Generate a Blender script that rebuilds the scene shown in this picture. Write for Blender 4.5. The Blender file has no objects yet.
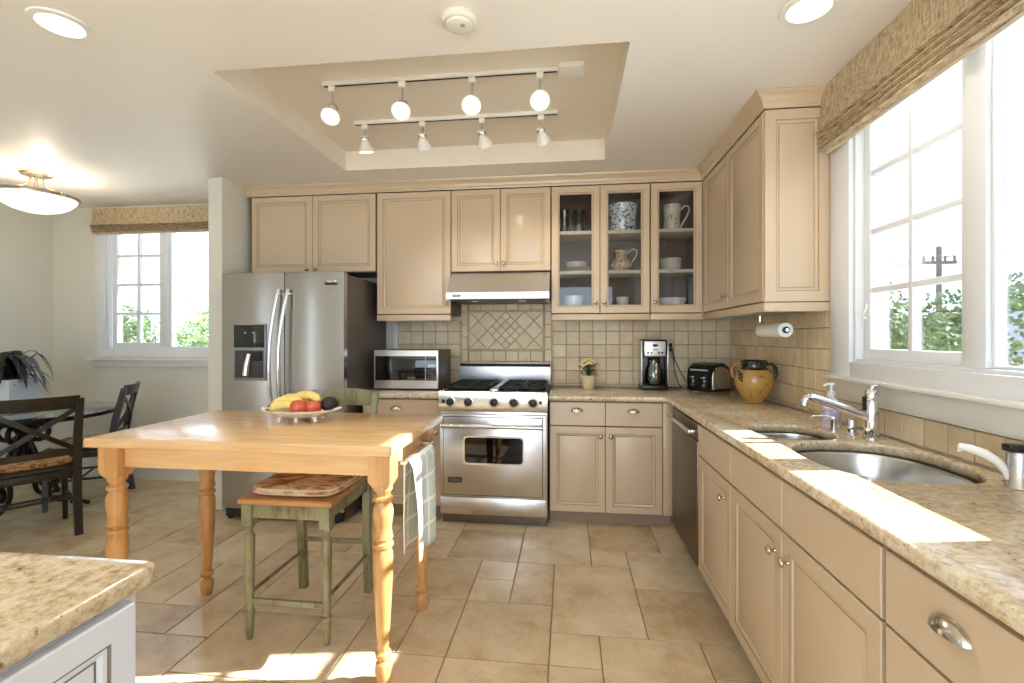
import bpy, bmesh, math, random
from mathutils import Vector, Matrix
PI = math.pi
SC = bpy.context.scene
COL = SC.collection

# ------------------------------------------------------------------ camera, world, sun, exposure
F_PX, CX, HY, EYE = 474.0, 512.0, 337.0, 1.32
YAW = math.atan(56 / F_PX)
cam_d = bpy.data.cameras.new('camera')
cam_d.sensor_width = 36.0
cam_d.lens = F_PX / 1024 * 36
cam_d.shift_y = -(341.5 - HY) / 1024
cam_d.clip_start = 0.02
cam = bpy.data.objects.new('camera', cam_d)
COL.objects.link(cam)
cam.location = (0, 0, EYE)
cam.rotation_euler = (PI / 2, 0, YAW)
SC.camera = cam

w = bpy.data.worlds.new('world'); SC.world = w; w.use_nodes = True
bgn = w.node_tree.nodes['Background']
bgn.inputs['Color'].default_value = (0.70, 0.84, 1.0, 1)
bgn.inputs['Strength'].default_value = 4.0

sun_d = bpy.data.lights.new('sun', 'SUN'); sun_d.energy = 17.0; sun_d.angle = math.radians(0.6)
sun_d.color = (1.0, 0.97, 0.92)
sun = bpy.data.objects.new('sun', sun_d); COL.objects.link(sun)
sd = Vector((-1.0, -0.17, -0.665)).normalized()
sun.rotation_euler = sd.to_track_quat('-Z', 'Y').to_euler()

SC.view_settings.view_transform = 'Standard'
SC.view_settings.look = 'None'
SC.view_settings.gamma = 1
SC.view_settings.use_curve_mapping = False
SC.view_settings.exposure = 0.5
SC.cycles.max_bounces = 10
SC.cycles.diffuse_bounces = 6
SC.cycles.glossy_bounces = 5
SC.cycles.transparent_max_bounces = 16
SC.cycles.sample_clamp_indirect = 6
SC.cycles.caustics_reflective = False
SC.cycles.caustics_refractive = False

def portal(name, loc, rot, sx, sy):
    d = bpy.data.lights.new(name, 'AREA'); d.shape = 'RECTANGLE'; d.size = sx; d.size_y = sy
    d.cycles.is_portal = True
    o = bpy.data.objects.new(name, d); COL.objects.link(o); o.location = loc; o.rotation_euler = rot
portal('kitchen_window_portal', (1.46, 1.72, 1.78), (0, PI / 2, 0), 1.1, 1.2)
portal('dining_window_portal', (-3.6, 4.12, 1.82), (-PI / 2, 0, 0), 1.7, 1.3)
portal('front_opening_portal', (-0.75, -2.72, 1.18), (PI / 2, 0, 0), 3.3, 2.35)  # serves the added, unseen opening in wall_front

# ------------------------------------------------------------------ materials
MATS = {}
def new_mat(name):
    m = bpy.data.materials.new(name); m.use_nodes = True
    nt = m.node_tree
    return m, nt, nt.nodes['Principled BSDF']
def srgb(c):
    return tuple((x / 12.92 if x <= 0.04045 else ((x + 0.055) / 1.055) ** 2.4) for x in (v / 255 for v in c)) + (1,)
def N(nt, typ, **kw):
    n = nt.nodes.new(typ)
    for k, v in kw.items():
        if k in n.inputs: n.inputs[k].default_value = v
        else: setattr(n, k, v)
    return n
def ramp(nt, fac, stops):
    r = nt.nodes.new('ShaderNodeValToRGB')
    el = r.color_ramp.elements
    while len(el) > 1: el.remove(el[-1])
    el[0].position = stops[0][0]; el[0].color = stops[0][1]
    for p, c in stops[1:]:
        e = el.new(p); e.color = c
    nt.links.new(fac, r.inputs['Fac'])
    return r.outputs['Color']
def coords(nt, scale=(1, 1, 1)):
    t = nt.nodes.new('ShaderNodeTexCoord'); m = nt.nodes.new('ShaderNodeMapping')
    m.inputs['Scale'].default_value = scale
    nt.links.new(t.outputs['Object'], m.inputs['Vector'])
    return m.outputs['Vector']
def bump(nt, b, height, strength=0.3, dist=0.002):
    n = N(nt, 'ShaderNodeBump', Strength=strength, Distance=dist)
    nt.links.new(height, n.inputs['Height']); nt.links.new(n.outputs['Normal'], b.inputs['Normal'])
def mixc(nt, fac, a, b, blend='MIX'):
    n = nt.nodes.new('ShaderNodeMix'); n.data_type = 'RGBA'; n.blend_type = blend
    for sock, v in ((n.inputs[0], fac), (n.inputs[6], a), (n.inputs[7], b)):
        if hasattr(v, 'links') or isinstance(v, bpy.types.NodeSocket): nt.links.new(v, sock)
        else: sock.default_value = v
    return n.outputs[2]
def plain(name, rgb, rough=0.5, metal=0.0, noise=0.0, nscale=8, coat=0.0, emit=None, estr=0, spec=None, bumps=0):
    m, nt, b = new_mat(name)
    c = srgb(rgb)
    b.inputs['Base Color'].default_value = c
    b.inputs['Roughness'].default_value = rough
    b.inputs['Metallic'].default_value = metal
    b.inputs['Coat Weight'].default_value = coat
    b.inputs['Coat Roughness'].default_value = 0.12
    if spec is not None: b.inputs['Specular IOR Level'].default_value = spec
    v = coords(nt)
    n = N(nt, 'ShaderNodeTexNoise', Scale=nscale, Detail=4.0)
    nt.links.new(v, n.inputs['Vector'])
    k = max(noise, 0.015)
    lo = tuple(x * (1 - k) for x in c[:3]) + (1,); hi = tuple(min(1, x * (1 + k)) for x in c[:3]) + (1,)
    nt.links.new(ramp(nt, n.outputs['Fac'], [(0.3, lo), (0.7, hi)]), b.inputs['Base Color'])
    if bumps: bump(nt, b, n.outputs['Fac'], bumps, 0.003)
    if emit:
        b.inputs['Emission Color'].default_value = srgb(emit); b.inputs['Emission Strength'].default_value = estr
    MATS[name] = m
    return m

PAINT = plain('cabinet_paint', (206, 185, 158), 0.24, noise=0.02, nscale=3)
BOX_SHADE = plain('cabinet_box_shade', (112, 90, 68), 0.5, noise=0.05)  # dark brown puts the shade of the door and drawer gaps into the colour
GLAZE = plain('cabinet_glaze', (160, 136, 108), 0.45, noise=0.15, nscale=25)
PENIN = plain('peninsula_paint', (218, 221, 230), 0.35, noise=0.02)
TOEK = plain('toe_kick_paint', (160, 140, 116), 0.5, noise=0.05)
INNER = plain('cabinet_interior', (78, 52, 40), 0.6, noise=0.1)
SHELF = plain('shelf_edge_paint', (214, 200, 178), 0.4)
WALL = plain('wall_paint', (222, 220, 210), 0.7, noise=0.012, nscale=2)
CEIL = plain('ceiling_paint', (238, 235, 232), 0.45, noise=0.01, nscale=1.5)
TRAYM = plain('tray_paint', (236, 228, 216), 0.6, noise=0.01)
TRIM = plain('trim_white', (238, 236, 230), 0.3)
WINW = plain('window_white', (228, 231, 235), 0.3)
CHROME = plain('chrome', (225, 225, 228), 0.06, 1.0)
NICKEL = plain('nickel', (198, 190, 178), 0.18, 1.0)
BLACK = plain('black_plastic', (18, 18, 20), 0.3)
BLACKM = plain('matte_black', (26, 26, 27), 0.6, noise=0.1)
IRON = plain('cast_iron', (22, 22, 23), 0.5, 0.3, noise=0.2, nscale=60)
BGLASS = plain('black_glass', (12, 12, 14), 0.05, coat=0.5)
DGREY = plain('dark_grey_side', (104, 97, 92), 0.45, 0.35, noise=0.05)
WHITEP = plain('white_plastic', (240, 240, 238), 0.35)
CERAM = plain('white_ceramic', (244, 242, 238), 0.15, coat=0.5)
PAPER = plain('paper_white', (248, 248, 246), 0.8, bumps=0.2, nscale=120)
GREYP = plain('grey_print', (170, 175, 180), 0.4)
ESPR = plain('espresso_wood', (38, 31, 20), 0.32, noise=0.25, nscale=12, coat=0.1)
WROT = plain('wrought_iron', (24, 23, 24), 0.4, 0.4)
LAMPW = plain('lamp_body_white', (236, 234, 230), 0.4)
BULB = plain('bulb_face', (255, 240, 214), 0.3, emit=(255, 238, 212), estr=5)
BULBO = plain('dim_bulb_face', (255, 240, 220), 0.3, emit=(255, 230, 190), estr=4)
CANL = plain('can_diffuser', (255, 250, 240), 0.3, emit=(255, 250, 240), estr=3)
PGLASS = plain('pendant_glass', (252, 238, 216), 0.35, emit=(255, 236, 208), estr=0.8)
PNICK = plain('brushed_nickel', (176, 166, 150), 0.28, 1.0)
GROUT = plain('floor_grout', (140, 120, 96), 0.8, noise=0.1, nscale=30)
BGROUT = plain('backsplash_grout', (172, 152, 124), 0.85, noise=0.08, nscale=40)
DARKLEAF = plain('dark_leaf', (20, 27, 20), 0.55, noise=0.5, nscale=20)
FLEAF = plain('flower_leaf', (60, 80, 34), 0.5, noise=0.3, nscale=60)
PETAL = plain('cream_petal', (246, 234, 178), 0.5, noise=0.08, nscale=50)
BANANA = plain('banana_skin', (240, 214, 126), 0.45, noise=0.12, nscale=40)
BANTIP = plain('banana_tip', (84, 66, 30), 0.6)
APPLE = plain('red_apple_skin', (204, 84, 58), 0.25, noise=0.35, nscale=28, coat=0.3)
AVO = plain('avocado_skin', (38, 26, 26), 0.45, noise=0.4, nscale=90, bumps=0.5)
SOAPM = plain('soap_label', (206, 196, 226), 0.3, noise=0.3, nscale=60)
OLIVEG = plain('green_glaze', (40, 44, 26), 0.15, noise=0.3, nscale=30, coat=0.5)
TERRA = plain('terracotta', (172, 120, 74), 0.5, noise=0.2, nscale=20)
GDARK = plain('green_dark_glass', (38, 54, 40), 0.08, noise=0.3, coat=0.6)
PLAT = plain('platter_white', (232, 228, 220), 0.2, coat=0.4)
BROWNP = plain('brown_plate', (170, 130, 92), 0.3, coat=0.3)
EXGRND = plain('pale_ground', (226, 220, 206), 0.9, noise=0.1, nscale=0.5)
ROOFM = plain('grey_roof', (150, 152, 162), 0.9, noise=0.15, nscale=2)
STUCCO = plain('pale_stucco', (240, 236, 226), 0.9, noise=0.03)
POLEW = plain('pole_wood', (120, 112, 104), 0.9, noise=0.2)
BARK = plain('bark', (90, 72, 56), 0.9, noise=0.3, nscale=10)
SOIL = plain('soil', (60, 44, 32), 0.95, noise=0.3, nscale=60)
VINYL = plain('cord_rubber', (20, 20, 22), 0.5)

def foliage_mat(name, a, b_):
    m, nt, b = new_mat(name)
    oi = nt.nodes.new('ShaderNodeTexCoord')
    n = N(nt, 'ShaderNodeTexNoise', Scale=3.0, Detail=6.0)
    nt.links.new(oi.outputs['Object'], n.inputs['Vector'])
    nt.links.new(ramp(nt, n.outputs['Fac'], [(0.35, srgb(a)), (0.65, srgb(b_))]), b.inputs['Base Color'])
    b.inputs['Roughness'].default_value = 0.7
    return m
LEAF1 = foliage_mat('tree_leaves', (70, 96, 60), (128, 150, 96))
LEAF2 = foliage_mat('hedge_leaves', (96, 124, 72), (160, 182, 118))

def steel(name, rgb, rough=0.27, stretch=(2, 2, 160)):
    m, nt, b = new_mat(name)
    b.inputs['Metallic'].default_value = 1.0
    v = coords(nt, stretch)
    n = N(nt, 'ShaderNodeTexNoise', Scale=3.0, Detail=3.0)
    nt.links.new(v, n.inputs['Vector'])
    c = srgb(rgb)
    nt.links.new(ramp(nt, n.outputs['Fac'], [(0.3, tuple(x * 0.93 for x in c[:3]) + (1,)), (0.7, c)]), b.inputs['Base Color'])
    r = nt.nodes.new('ShaderNodeMapRange'); r.inputs['To Min'].default_value = rough * 0.85; r.inputs['To Max'].default_value = rough * 1.2
    nt.links.new(n.outputs['Fac'], r.inputs['Value']); nt.links.new(r.outputs['Result'], b.inputs['Roughness'])
    b.inputs['Anisotropic'].default_value = 0.0 if 'fridge' in name else 0.4
    bump(nt, b, n.outputs['Fac'], 0.03, 0.001)
    return m
STEEL = steel('stainless_steel', (224, 221, 217), 0.24, (160, 2, 2))
STEELH = steel('stainless_hood', (226, 225, 226), 0.36, (2, 160, 160))
STEELF = steel('stainless_fridge', (176, 171, 167), 0.22, (120, 2, 2))
STEELB = steel('stainless_bowl', (205, 205, 205), 0.22, (20, 20, 20))
STEELD = steel('stainless_dark', (120, 108, 96), 0.32, (120, 120, 2))

def glass(name, tint=(1, 1, 1), refl=0.08, rough=0.0):
    m, nt, b = new_mat(name)
    nt.nodes.remove(b)
    out = nt.nodes['Material Output']
    t = N(nt, 'ShaderNodeBsdfTransparent'); t.inputs['Color'].default_value = tint + (1,)
    g = N(nt, 'ShaderNodeBsdfGlossy', Roughness=rough)
    fr = N(nt, 'ShaderNodeFresnel', IOR=1.45)
    mx = nt.nodes.new('ShaderNodeMixShader')
    mt = N(nt, 'ShaderNodeMath', operation='MULTIPLY'); mt.inputs[1].default_value = refl / 0.04
    mt.use_clamp = True
    nt.links.new(fr.outputs[0], mt.inputs[0]); nt.links.new(mt.outputs[0], mx.inputs[0])
    nt.links.new(t.outputs[0], mx.inputs[1]); nt.links.new(g.outputs[0], mx.inputs[2])
    nt.links.new(mx.outputs[0], out.inputs['Surface'])
    return m
WGLASS = glass('window_glass', (0.97, 0.99, 1.0), 0.03)
CGLASS = glass('cabinet_glass', (0.95, 0.95, 0.95), 0.04)
TGLASS = glass('table_glass', (0.72, 0.82, 0.8), 0.08)
GLASSW = glass('clear_glassware', (0.8, 0.86, 0.82), 0.16)

def granite():
    m, nt, b = new_mat('granite')
    v = coords(nt)
    n1 = N(nt, 'ShaderNodeTexNoise', Scale=5.0, Detail=8.0, Roughness=0.65, Distortion=0.6)
    n2 = N(nt, 'ShaderNodeTexNoise', Scale=55.0, Detail=6.0, Roughness=0.7)
    n3 = N(nt, 'ShaderNodeTexVoronoi', Scale=70.0)
    n4 = N(nt, 'ShaderNodeTexNoise', Scale=24.0, Detail=5.0, Roughness=0.6)
    for n in (n1, n2, n3, n4): nt.links.new(v, n.inputs['Vector'])
    base = ramp(nt, n1.outputs['Fac'], [(0.3, srgb((182, 156, 122))), (0.5, srgb((210, 194, 166))), (0.66, srgb((228, 220, 206)))])
    sp = ramp(nt, n2.outputs['Fac'], [(0.36, srgb((112, 76, 40))), (0.48, srgb((206, 182, 142))), (0.62, srgb((236, 226, 204)))])
    c = mixc(nt, 0.45, base, sp)
    dark = ramp(nt, n4.outputs['Fac'], [(0.29, (1, 1, 1, 1)), (0.36, (0, 0, 0, 1))])
    c = mixc(nt, dark, c, srgb((92, 62, 38)))
    fl = ramp(nt, n3.outputs['Distance'], [(0.0, (1, 1, 1, 1)), (0.22, (0, 0, 0, 1))])
    fl2 = N(nt, 'ShaderNodeMath', operation='MULTIPLY'); nt.links.new(fl, fl2.inputs[0])
    g4 = ramp(nt, n1.outputs['Fac'], [(0.42, (0.9, 0.9, 0.9, 1)), (0.58, (0.1, 0.1, 0.1, 1))])
    nt.links.new(g4, fl2.inputs[1])
    c = mixc(nt, fl2.outputs[0], c, srgb((134, 98, 60)))
    nt.links.new(c, b.inputs['Base Color'])
    b.inputs['Roughness'].default_value = 0.13
    b.inputs['Specular IOR Level'].default_value = 0.6
    return m
GRANITE = granite()

def tile_mat(name, cols, rough, spot, var=0.5, nsc=5.0):
    m, nt, b = new_mat(name)
    a = nt.nodes.new('ShaderNodeAttribute'); a.attribute_name = 'tile'
    v = coords(nt)
    add = nt.nodes.new('ShaderNodeVectorMath'); add.operation = 'MULTIPLY_ADD'
    nt.links.new(a.outputs['Color'], add.inputs[0]); add.inputs[1].default_value = (30, 30, 30); nt.links.new(v, add.inputs[2])
    n1 = N(nt, 'ShaderNodeTexNoise', Scale=nsc, Detail=9.0, Roughness=0.68, Distortion=0.15)
    n2 = N(nt, 'ShaderNodeTexNoise', Scale=nsc * 9, Detail=5.0, Roughness=0.7)
    nt.links.new(add.outputs[0], n1.inputs['Vector']); nt.links.new(add.outputs[0], n2.inputs['Vector'])
    c1 = ramp(nt, n1.outputs['Fac'], [(0.3, srgb(cols[0])), (0.48, srgb(cols[1])), (0.66, srgb(cols[2]))])
    sep = nt.nodes.new('ShaderNodeSeparateColor'); nt.links.new(a.outputs['Color'], sep.inputs[0])
    c2 = ramp(nt, sep.outputs[0], [(0.0, srgb(cols[0])), (0.5, srgb(cols[1])), (1.0, srgb(cols[2]))])
    c = mixc(nt, var, c1, c2)
    sp = ramp(nt, n2.outputs['Fac'], [(0.28, (1, 1, 1, 1)), (0.35, (0, 0, 0, 1))])
    c = mixc(nt, sp, c, srgb(spot))
    nt.links.new(c, b.inputs['Base Color'])
    b.inputs['Roughness'].default_value = rough
    bump(nt, b, n2.outputs['Fac'], 0.12, 0.002)
    return m
FTILE = tile_mat('travertine_floor', ((176, 148, 112), (214, 193, 160), (232, 217, 190)), 0.22, (146, 118, 88), 0.35, 5.0)
BTILE = tile_mat('travertine_backsplash', ((208, 184, 146), (226, 206, 170), (238, 224, 196)), 0.4, (168, 144, 108), 0.4, 9.0)

def wood(name, a, b_, rough=0.3, scale=(1.2, 14, 14), coat=0.3):
    m, nt, b = new_mat(name)
    v = coords(nt, scale)
    n = N(nt, 'ShaderNodeTexNoise', Scale=2.0, Detail=6.0, Distortion=1.2)
    nt.links.new(v, n.inputs['Vector'])
    nt.links.new(ramp(nt, n.outputs['Fac'], [(0.3, srgb(a)), (0.7, srgb(b_))]), b.inputs['Base Color'])
    b.inputs['Roughness'].default_value = rough; b.inputs['Coat Weight'].default_value = coat
    b.inputs['Coat Roughness'].default_value = 0.15
    return m
PINE = wood('pine_top', (214, 170, 114), (228, 192, 142), 0.25)
PINEL = wood('pine_leg', (184, 134, 78), (208, 162, 106), 0.3, (14, 14, 1.2))
SEATW = wood('stool_seat_wood', (168, 116, 62), (200, 150, 92), 0.35)

def distressed(name, a, b_, sc=14):
    m, nt, b = new_mat(name)
    v = coords(nt, (2, 2, 0.5))
    n = N(nt, 'ShaderNodeTexNoise', Scale=sc, Detail=8.0, Roughness=0.7)
    nt.links.new(v, n.inputs['Vector'])
    nt.links.new(ramp(nt, n.outputs['Fac'], [(0.36, srgb(b_)), (0.5, srgb(a)), (0.8, tuple(min(1, x * 1.25) for x in srgb(a)[:3]) + (1,))]), b.inputs['Base Color'])
    b.inputs['Roughness'].default_value = 0.35; b.inputs['Coat Weight'].default_value = 0.2
    return m
SAGE = distressed('sage_green_paint', (130, 129, 100), (104, 84, 52), 9)

def fabric(name, cols, scale=40, zs=(1, 1, 1), bstr=0.4, rough=0.9):
    m, nt, b = new_mat(name)
    v = coords(nt, zs)
    n = N(nt, 'ShaderNodeTexNoise', Scale=scale, Detail=4.0, Distortion=0.4)
    nt.links.new(v, n.inputs['Vector'])
    st = [(0.3 + 0.4 * i / (len(cols) - 1), srgb(c)) for i, c in enumerate(cols)]
    nt.links.new(ramp(nt, n.outputs['Fac'], st), b.inputs['Base Color'])
    b.inputs['Roughness'].default_value = rough
    bump(nt, b, n.outputs['Fac'], bstr, 0.003)
    return m
def woven(name):
    m, nt, b = new_mat(name)
    a = N(nt, 'ShaderNodeTexNoise', Scale=4.0, Detail=5.0); c = N(nt, 'ShaderNodeTexNoise', Scale=4.0, Detail=5.0)
    nt.links.new(coords(nt, (6, 6, 60)), a.inputs['Vector']); nt.links.new(coords(nt, (60, 60, 5)), c.inputs['Vector'])
    mm = N(nt, 'ShaderNodeMath', operation='MULTIPLY'); nt.links.new(a.outputs['Fac'], mm.inputs[0]); nt.links.new(c.outputs['Fac'], mm.inputs[1])
    nt.links.new(ramp(nt, mm.outputs[0], [(0.13, srgb((128, 104, 76))), (0.21, srgb((184, 162, 130))), (0.33, srgb((216, 200, 172)))]), b.inputs['Base Color'])
    b.inputs['Roughness'].default_value = 0.85
    bump(nt, b, mm.outputs[0], 0.7, 0.004)
    return m
WOVEN = woven('woven_shade')
LINING = plain('shade_lining', (222, 214, 200), 0.9)
CUSH = fabric('stool_cushion', [(120, 74, 36), (176, 130, 84), (226, 208, 176), (150, 104, 62)], 9, (1, 2, 1), 0.2)
CUSH2 = fabric('chair_cushion', [(84, 44, 22), (150, 96, 50), (206, 170, 120), (110, 60, 30)], 30, (1, 1, 1), 0.2)
STRAP = plain('cushion_piping', (232, 216, 190), 0.8)

def towel_mat():
    m, nt, b = new_mat('checked_towel')
    t = nt.nodes.new('ShaderNodeUVMap')
    sx = nt.nodes.new('ShaderNodeSeparateXYZ'); nt.links.new(t.outputs[0], sx.inputs[0])
    outs = []
    for ch, k in ((0, 3.6), (1, 8.0)):
        a = N(nt, 'ShaderNodeMath', operation='MULTIPLY'); a.inputs[1].default_value = k; nt.links.new(sx.outputs[ch], a.inputs[0])
        f = N(nt, 'ShaderNodeMath', operation='FRACT'); nt.links.new(a.outputs[0], f.inputs[0])
        g = N(nt, 'ShaderNodeMath', operation='LESS_THAN'); g.inputs[1].default_value = 0.13; nt.links.new(f.outputs[0], g.inputs[0])
        outs.append(g.outputs[0])
    mx = N(nt, 'ShaderNodeMath', operation='MAXIMUM'); nt.links.new(outs[0], mx.inputs[0]); nt.links.new(outs[1], mx.inputs[1])
    nt.links.new(mixc(nt, mx.outputs[0], srgb((212, 217, 208)), srgb((252, 252, 248))), b.inputs['Base Color'])
    b.inputs['Roughness'].default_value = 0.9
    return m
TOWEL = towel_mat()

def crock_mat(name, base, ink, sc=28, thr=(0.54, 0.57)):
    m, nt, b = new_mat(name)
    n = N(nt, 'ShaderNodeTexNoise', Scale=sc, Detail=3.0, Distortion=2.0)
    nt.links.new(coords(nt), n.inputs['Vector'])
    nt.links.new(ramp(nt, n.outputs['Fac'], [(thr[0], srgb(base)), (thr[1], srgb(ink))]), b.inputs['Base Color'])
    b.inputs['Roughness'].default_value = 0.15; b.inputs['Coat Weight'].default_value = 0.5
    return m
TOILE = crock_mat('blue_floral_china', (226, 230, 232), (88, 104, 122), 26)
FLORAL = crock_mat('brown_floral_china', (226, 206, 178), (150, 92, 62), 26, (0.5, 0.55))
SPECK = crock_mat('leaf_print_china', (222, 214, 192), (134, 128, 96), 20, (0.6, 0.63))
MUSTARD = crock_mat('mustard_glaze', (198, 156, 86), (150, 96, 40), 9, (0.55, 0.72))

# ------------------------------------------------------------------ mesh helpers
class B:
    def __init__(s): s.bm = bmesh.new(); s.uv = None
    def _mi(s, faces, mi):
        for f in faces: f.material_index = mi
    def box(s, x0, x1, y0, y1, z0, z1, bev=0.0, mi=0, seg=2):
        r = bmesh.ops.create_cube(s.bm, size=1)
        vs = r['verts']
        for v in vs:
            v.co = Vector(((x0 + x1) / 2 + v.co.x * (x1 - x0), (y0 + y1) / 2 + v.co.y * (y1 - y0), (z0 + z1) / 2 + v.co.z * (z1 - z0)))
        es = set(e for v in vs for e in v.link_edges); fs = set(f for v in vs for f in v.link_faces)
        s._mi(fs, mi)
        if bev > 0:
            bev = min(bev, 0.45 * min(abs(x1 - x0), abs(y1 - y0), abs(z1 - z0)))
            r = bmesh.ops.bevel(s.bm, geom=list(es), offset=bev, segments=seg, profile=0.5, affect='EDGES', clamp_overlap=True)
            s._mi(r['faces'], mi)
        return s
    def obox(s, c, dims, rot=None, bev=0.0, mi=0):
        """box about a centre, rotated"""
        n0 = len(s.bm.verts); s.bm.verts.ensure_lookup_table()
        old = set(s.bm.verts)
        s.box(-dims[0] / 2, dims[0] / 2, -dims[1] / 2, dims[1] / 2, -dims[2] / 2, dims[2] / 2, bev, mi)
        M = Matrix.Translation(Vector(c)) @ (rot.to_4x4() if rot is not None else Matrix())
        for v in s.bm.verts:
            if v not in old: v.co = M @ v.co
        return s
    def rings(s, rings, closed=True, cap0=True, cap1=True, mi=0):
        """connect successive rings of points"""
        vr = [[s.bm.verts.new(p) for p in r] for r in rings]
        n = len(vr[0])
        fs = []
        for a, b in zip(vr, vr[1:]):
            for i in range(n if closed else n - 1):
                j = (i + 1) % n
                try: fs.append(s.bm.faces.new((a[i], a[j], b[j], b[i])))
                except ValueError: pass
        if cap0 and closed: fs.append(s.bm.faces.new(list(reversed(vr[0]))))
        if cap1 and closed: fs.append(s.bm.faces.new(vr[-1]))
        s._mi(fs, mi)
        return vr
    def lathe(s, prof, c=(0, 0, 0), n=24, axis=(0, 0, 1), mi=0, cap=True, sx=1, sy=1):
        q = Vector((0, 0, 1)).rotation_difference(Vector(axis).normalized())
        rr = []
        for r, z in prof:
            r = max(r, 1e-4)
            rr.append([Vector(c) + q @ Vector((r * sx * math.cos(2 * PI * i / n), r * sy * math.sin(2 * PI * i / n), z)) for i in range(n)])
        s.rings(rr, True, cap, cap, mi)
        return s
    def cyl(s, p0, p1, r0, r1=None, n=16, mi=0):
        r1 = r0 if r1 is None else r1
        p0, p1 = Vector(p0), Vector(p1); d = p1 - p0
        return s.lathe([(r0, 0), (r1, d.length)], p0, n, d, mi)
    def tube(s, pts, r, n=10, mi=0, cap=True):
        pts = [Vector(p) for p in pts]
        rs = r if isinstance(r, (list, tuple)) else [r] * len(pts)
        up = None; rr = []
        for i, p in enumerate(pts):
            d = (pts[min(i + 1, len(pts) - 1)] - pts[max(i - 1, 0)]).normalized()
            if up is None:
                up = Vector((0, 0, 1)) if abs(d.z) < 0.9 else Vector((1, 0, 0))
            a = d.cross(up).normalized(); up = a.cross(d).normalized()
            rr.append([p + rs[i] * (a * math.cos(2 * PI * k / n) + up * math.sin(2 * PI * k / n)) for k in range(n)])
        s.rings(rr, True, cap, cap, mi)
        return s
    def sphere(s, c, r, n=16, mi=0):
        rx, ry, rz = r if isinstance(r, (list, tuple)) else (r, r, r)
        m = n // 2 + 1
        rr = []
        for j in range(1, m):
            t = PI * j / m
            rr.append([Vector((c[0] + rx * math.sin(t) * math.cos(2 * PI * i / n), c[1] + ry * math.sin(t) * math.sin(2 * PI * i / n), c[2] - rz * math.cos(t))) for i in range(n)])
        s.rings(rr, mi=mi)
        return s
    def poly(s, pts, z0, z1, bev=0.0, mi=0):
        """vertical prism over a plan outline"""
        rr = [[Vector((x, y, z0)) for x, y in pts], [Vector((x, y, z1)) for x, y in pts]]
        if bev:
            ins = offset_poly(pts, bev)
            rr = [[Vector((x, y, z0)) for x, y in ins], [Vector((x, y, z0 + bev)) for x, y in pts],
                  [Vector((x, y, z1 - bev)) for x, y in pts], [Vector((x, y, z1)) for x, y in ins]]
        s.rings(rr, mi=mi)
        return s
    def xf(s, M):
        for v in s.bm.verts: v.co = M @ v.co
        return s
    def obj(s, name, mats, parent=None, loc=(0, 0, 0), rotz=0, sharp=35, weld=False):
        if weld: bmesh.ops.remove_doubles(s.bm, verts=s.bm.verts, dist=1e-5)
        bmesh.ops.recalc_face_normals(s.bm, faces=s.bm.faces)
        me = bpy.data.meshes.new(name); s.bm.to_mesh(me); s.bm.free()
        for m in (mats if isinstance(mats, (list, tuple)) else [mats]): me.materials.append(m)
        for p in me.polygons: p.use_smooth = True
        me.set_sharp_from_angle(angle=math.radians(sharp))
        o = bpy.data.objects.new(name, me); COL.objects.link(o)
        o.location = loc; o.rotation_euler = (0, 0, rotz)
        if parent: o.parent = parent
        return o
def offset_poly(pts, d):
    """inset an outline (counter-clockwise) by d, mitred"""
    n = len(pts); out = []
    area = sum(pts[i][0] * pts[(i + 1) % n][1] - pts[(i + 1) % n][0] * pts[i][1] for i in range(n))
    sg = 1 if area > 0 else -1
    for i in range(n):
        p0, p1, p2 = Vector(pts[i - 1]), Vector(pts[i]), Vector(pts[(i + 1) % n])
        a = (p1 - p0).normalized(); b = (p2 - p1).normalized()
        na = Vector((-a.y, a.x)) * sg; nb = Vector((-b.y, b.x)) * sg
        k = na + nb
        k = k / max(0.2, k.dot(na)) if k.length > 1e-6 else na
        out.append((p1.x + k.x * d, p1.y + k.y * d))
    return out
def tag(o, label=None, cat=None, group=None, kind=None):
    for k, v in (('label', label), ('category', cat), ('group', group), ('kind', kind)):
        if v: o[k] = v
    return o
def thing(name, label, cat, loc=(0, 0, 0), rotz=0, group=None):
    o = bpy.data.objects.new(name, None); COL.objects.link(o)
    o.empty_display_size = 0.1
    o.location = loc; o.rotation_euler = (0, 0, rotz)
    return tag(o, label, cat, group)
def struct(o): o['kind'] = 'structure'; return o
def copy_tree(o, parent=None):
    c = o.copy(); COL.objects.link(c); c.parent = parent
    for ch in list(o.children): copy_tree(ch, c)
    return c
def text_part(name, body, size, mat, parent, M, depth=0.0006):
    cu = bpy.data.curves.new(name, 'FONT'); cu.body = body; cu.size = size; cu.extrude = depth
    cu.align_x = 'CENTER'; cu.align_y = 'CENTER'
    t = bpy.data.objects.new('tmp_text', cu); COL.objects.link(t)
    dg = bpy.context.evaluated_depsgraph_get(); dg.update()
    me = bpy.data.meshes.new_from_object(t.evaluated_get(dg))
    bpy.data.objects.remove(t); bpy.data.curves.remove(cu)
    me.transform(M); me.name = name
    me.materials.clear(); me.materials.append(mat)
    o = bpy.data.objects.new(name, me); COL.objects.link(o); o.parent = parent
    return o
FRONT = Matrix.Rotation(PI / 2, 4, 'X')      # text facing local -y

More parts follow.
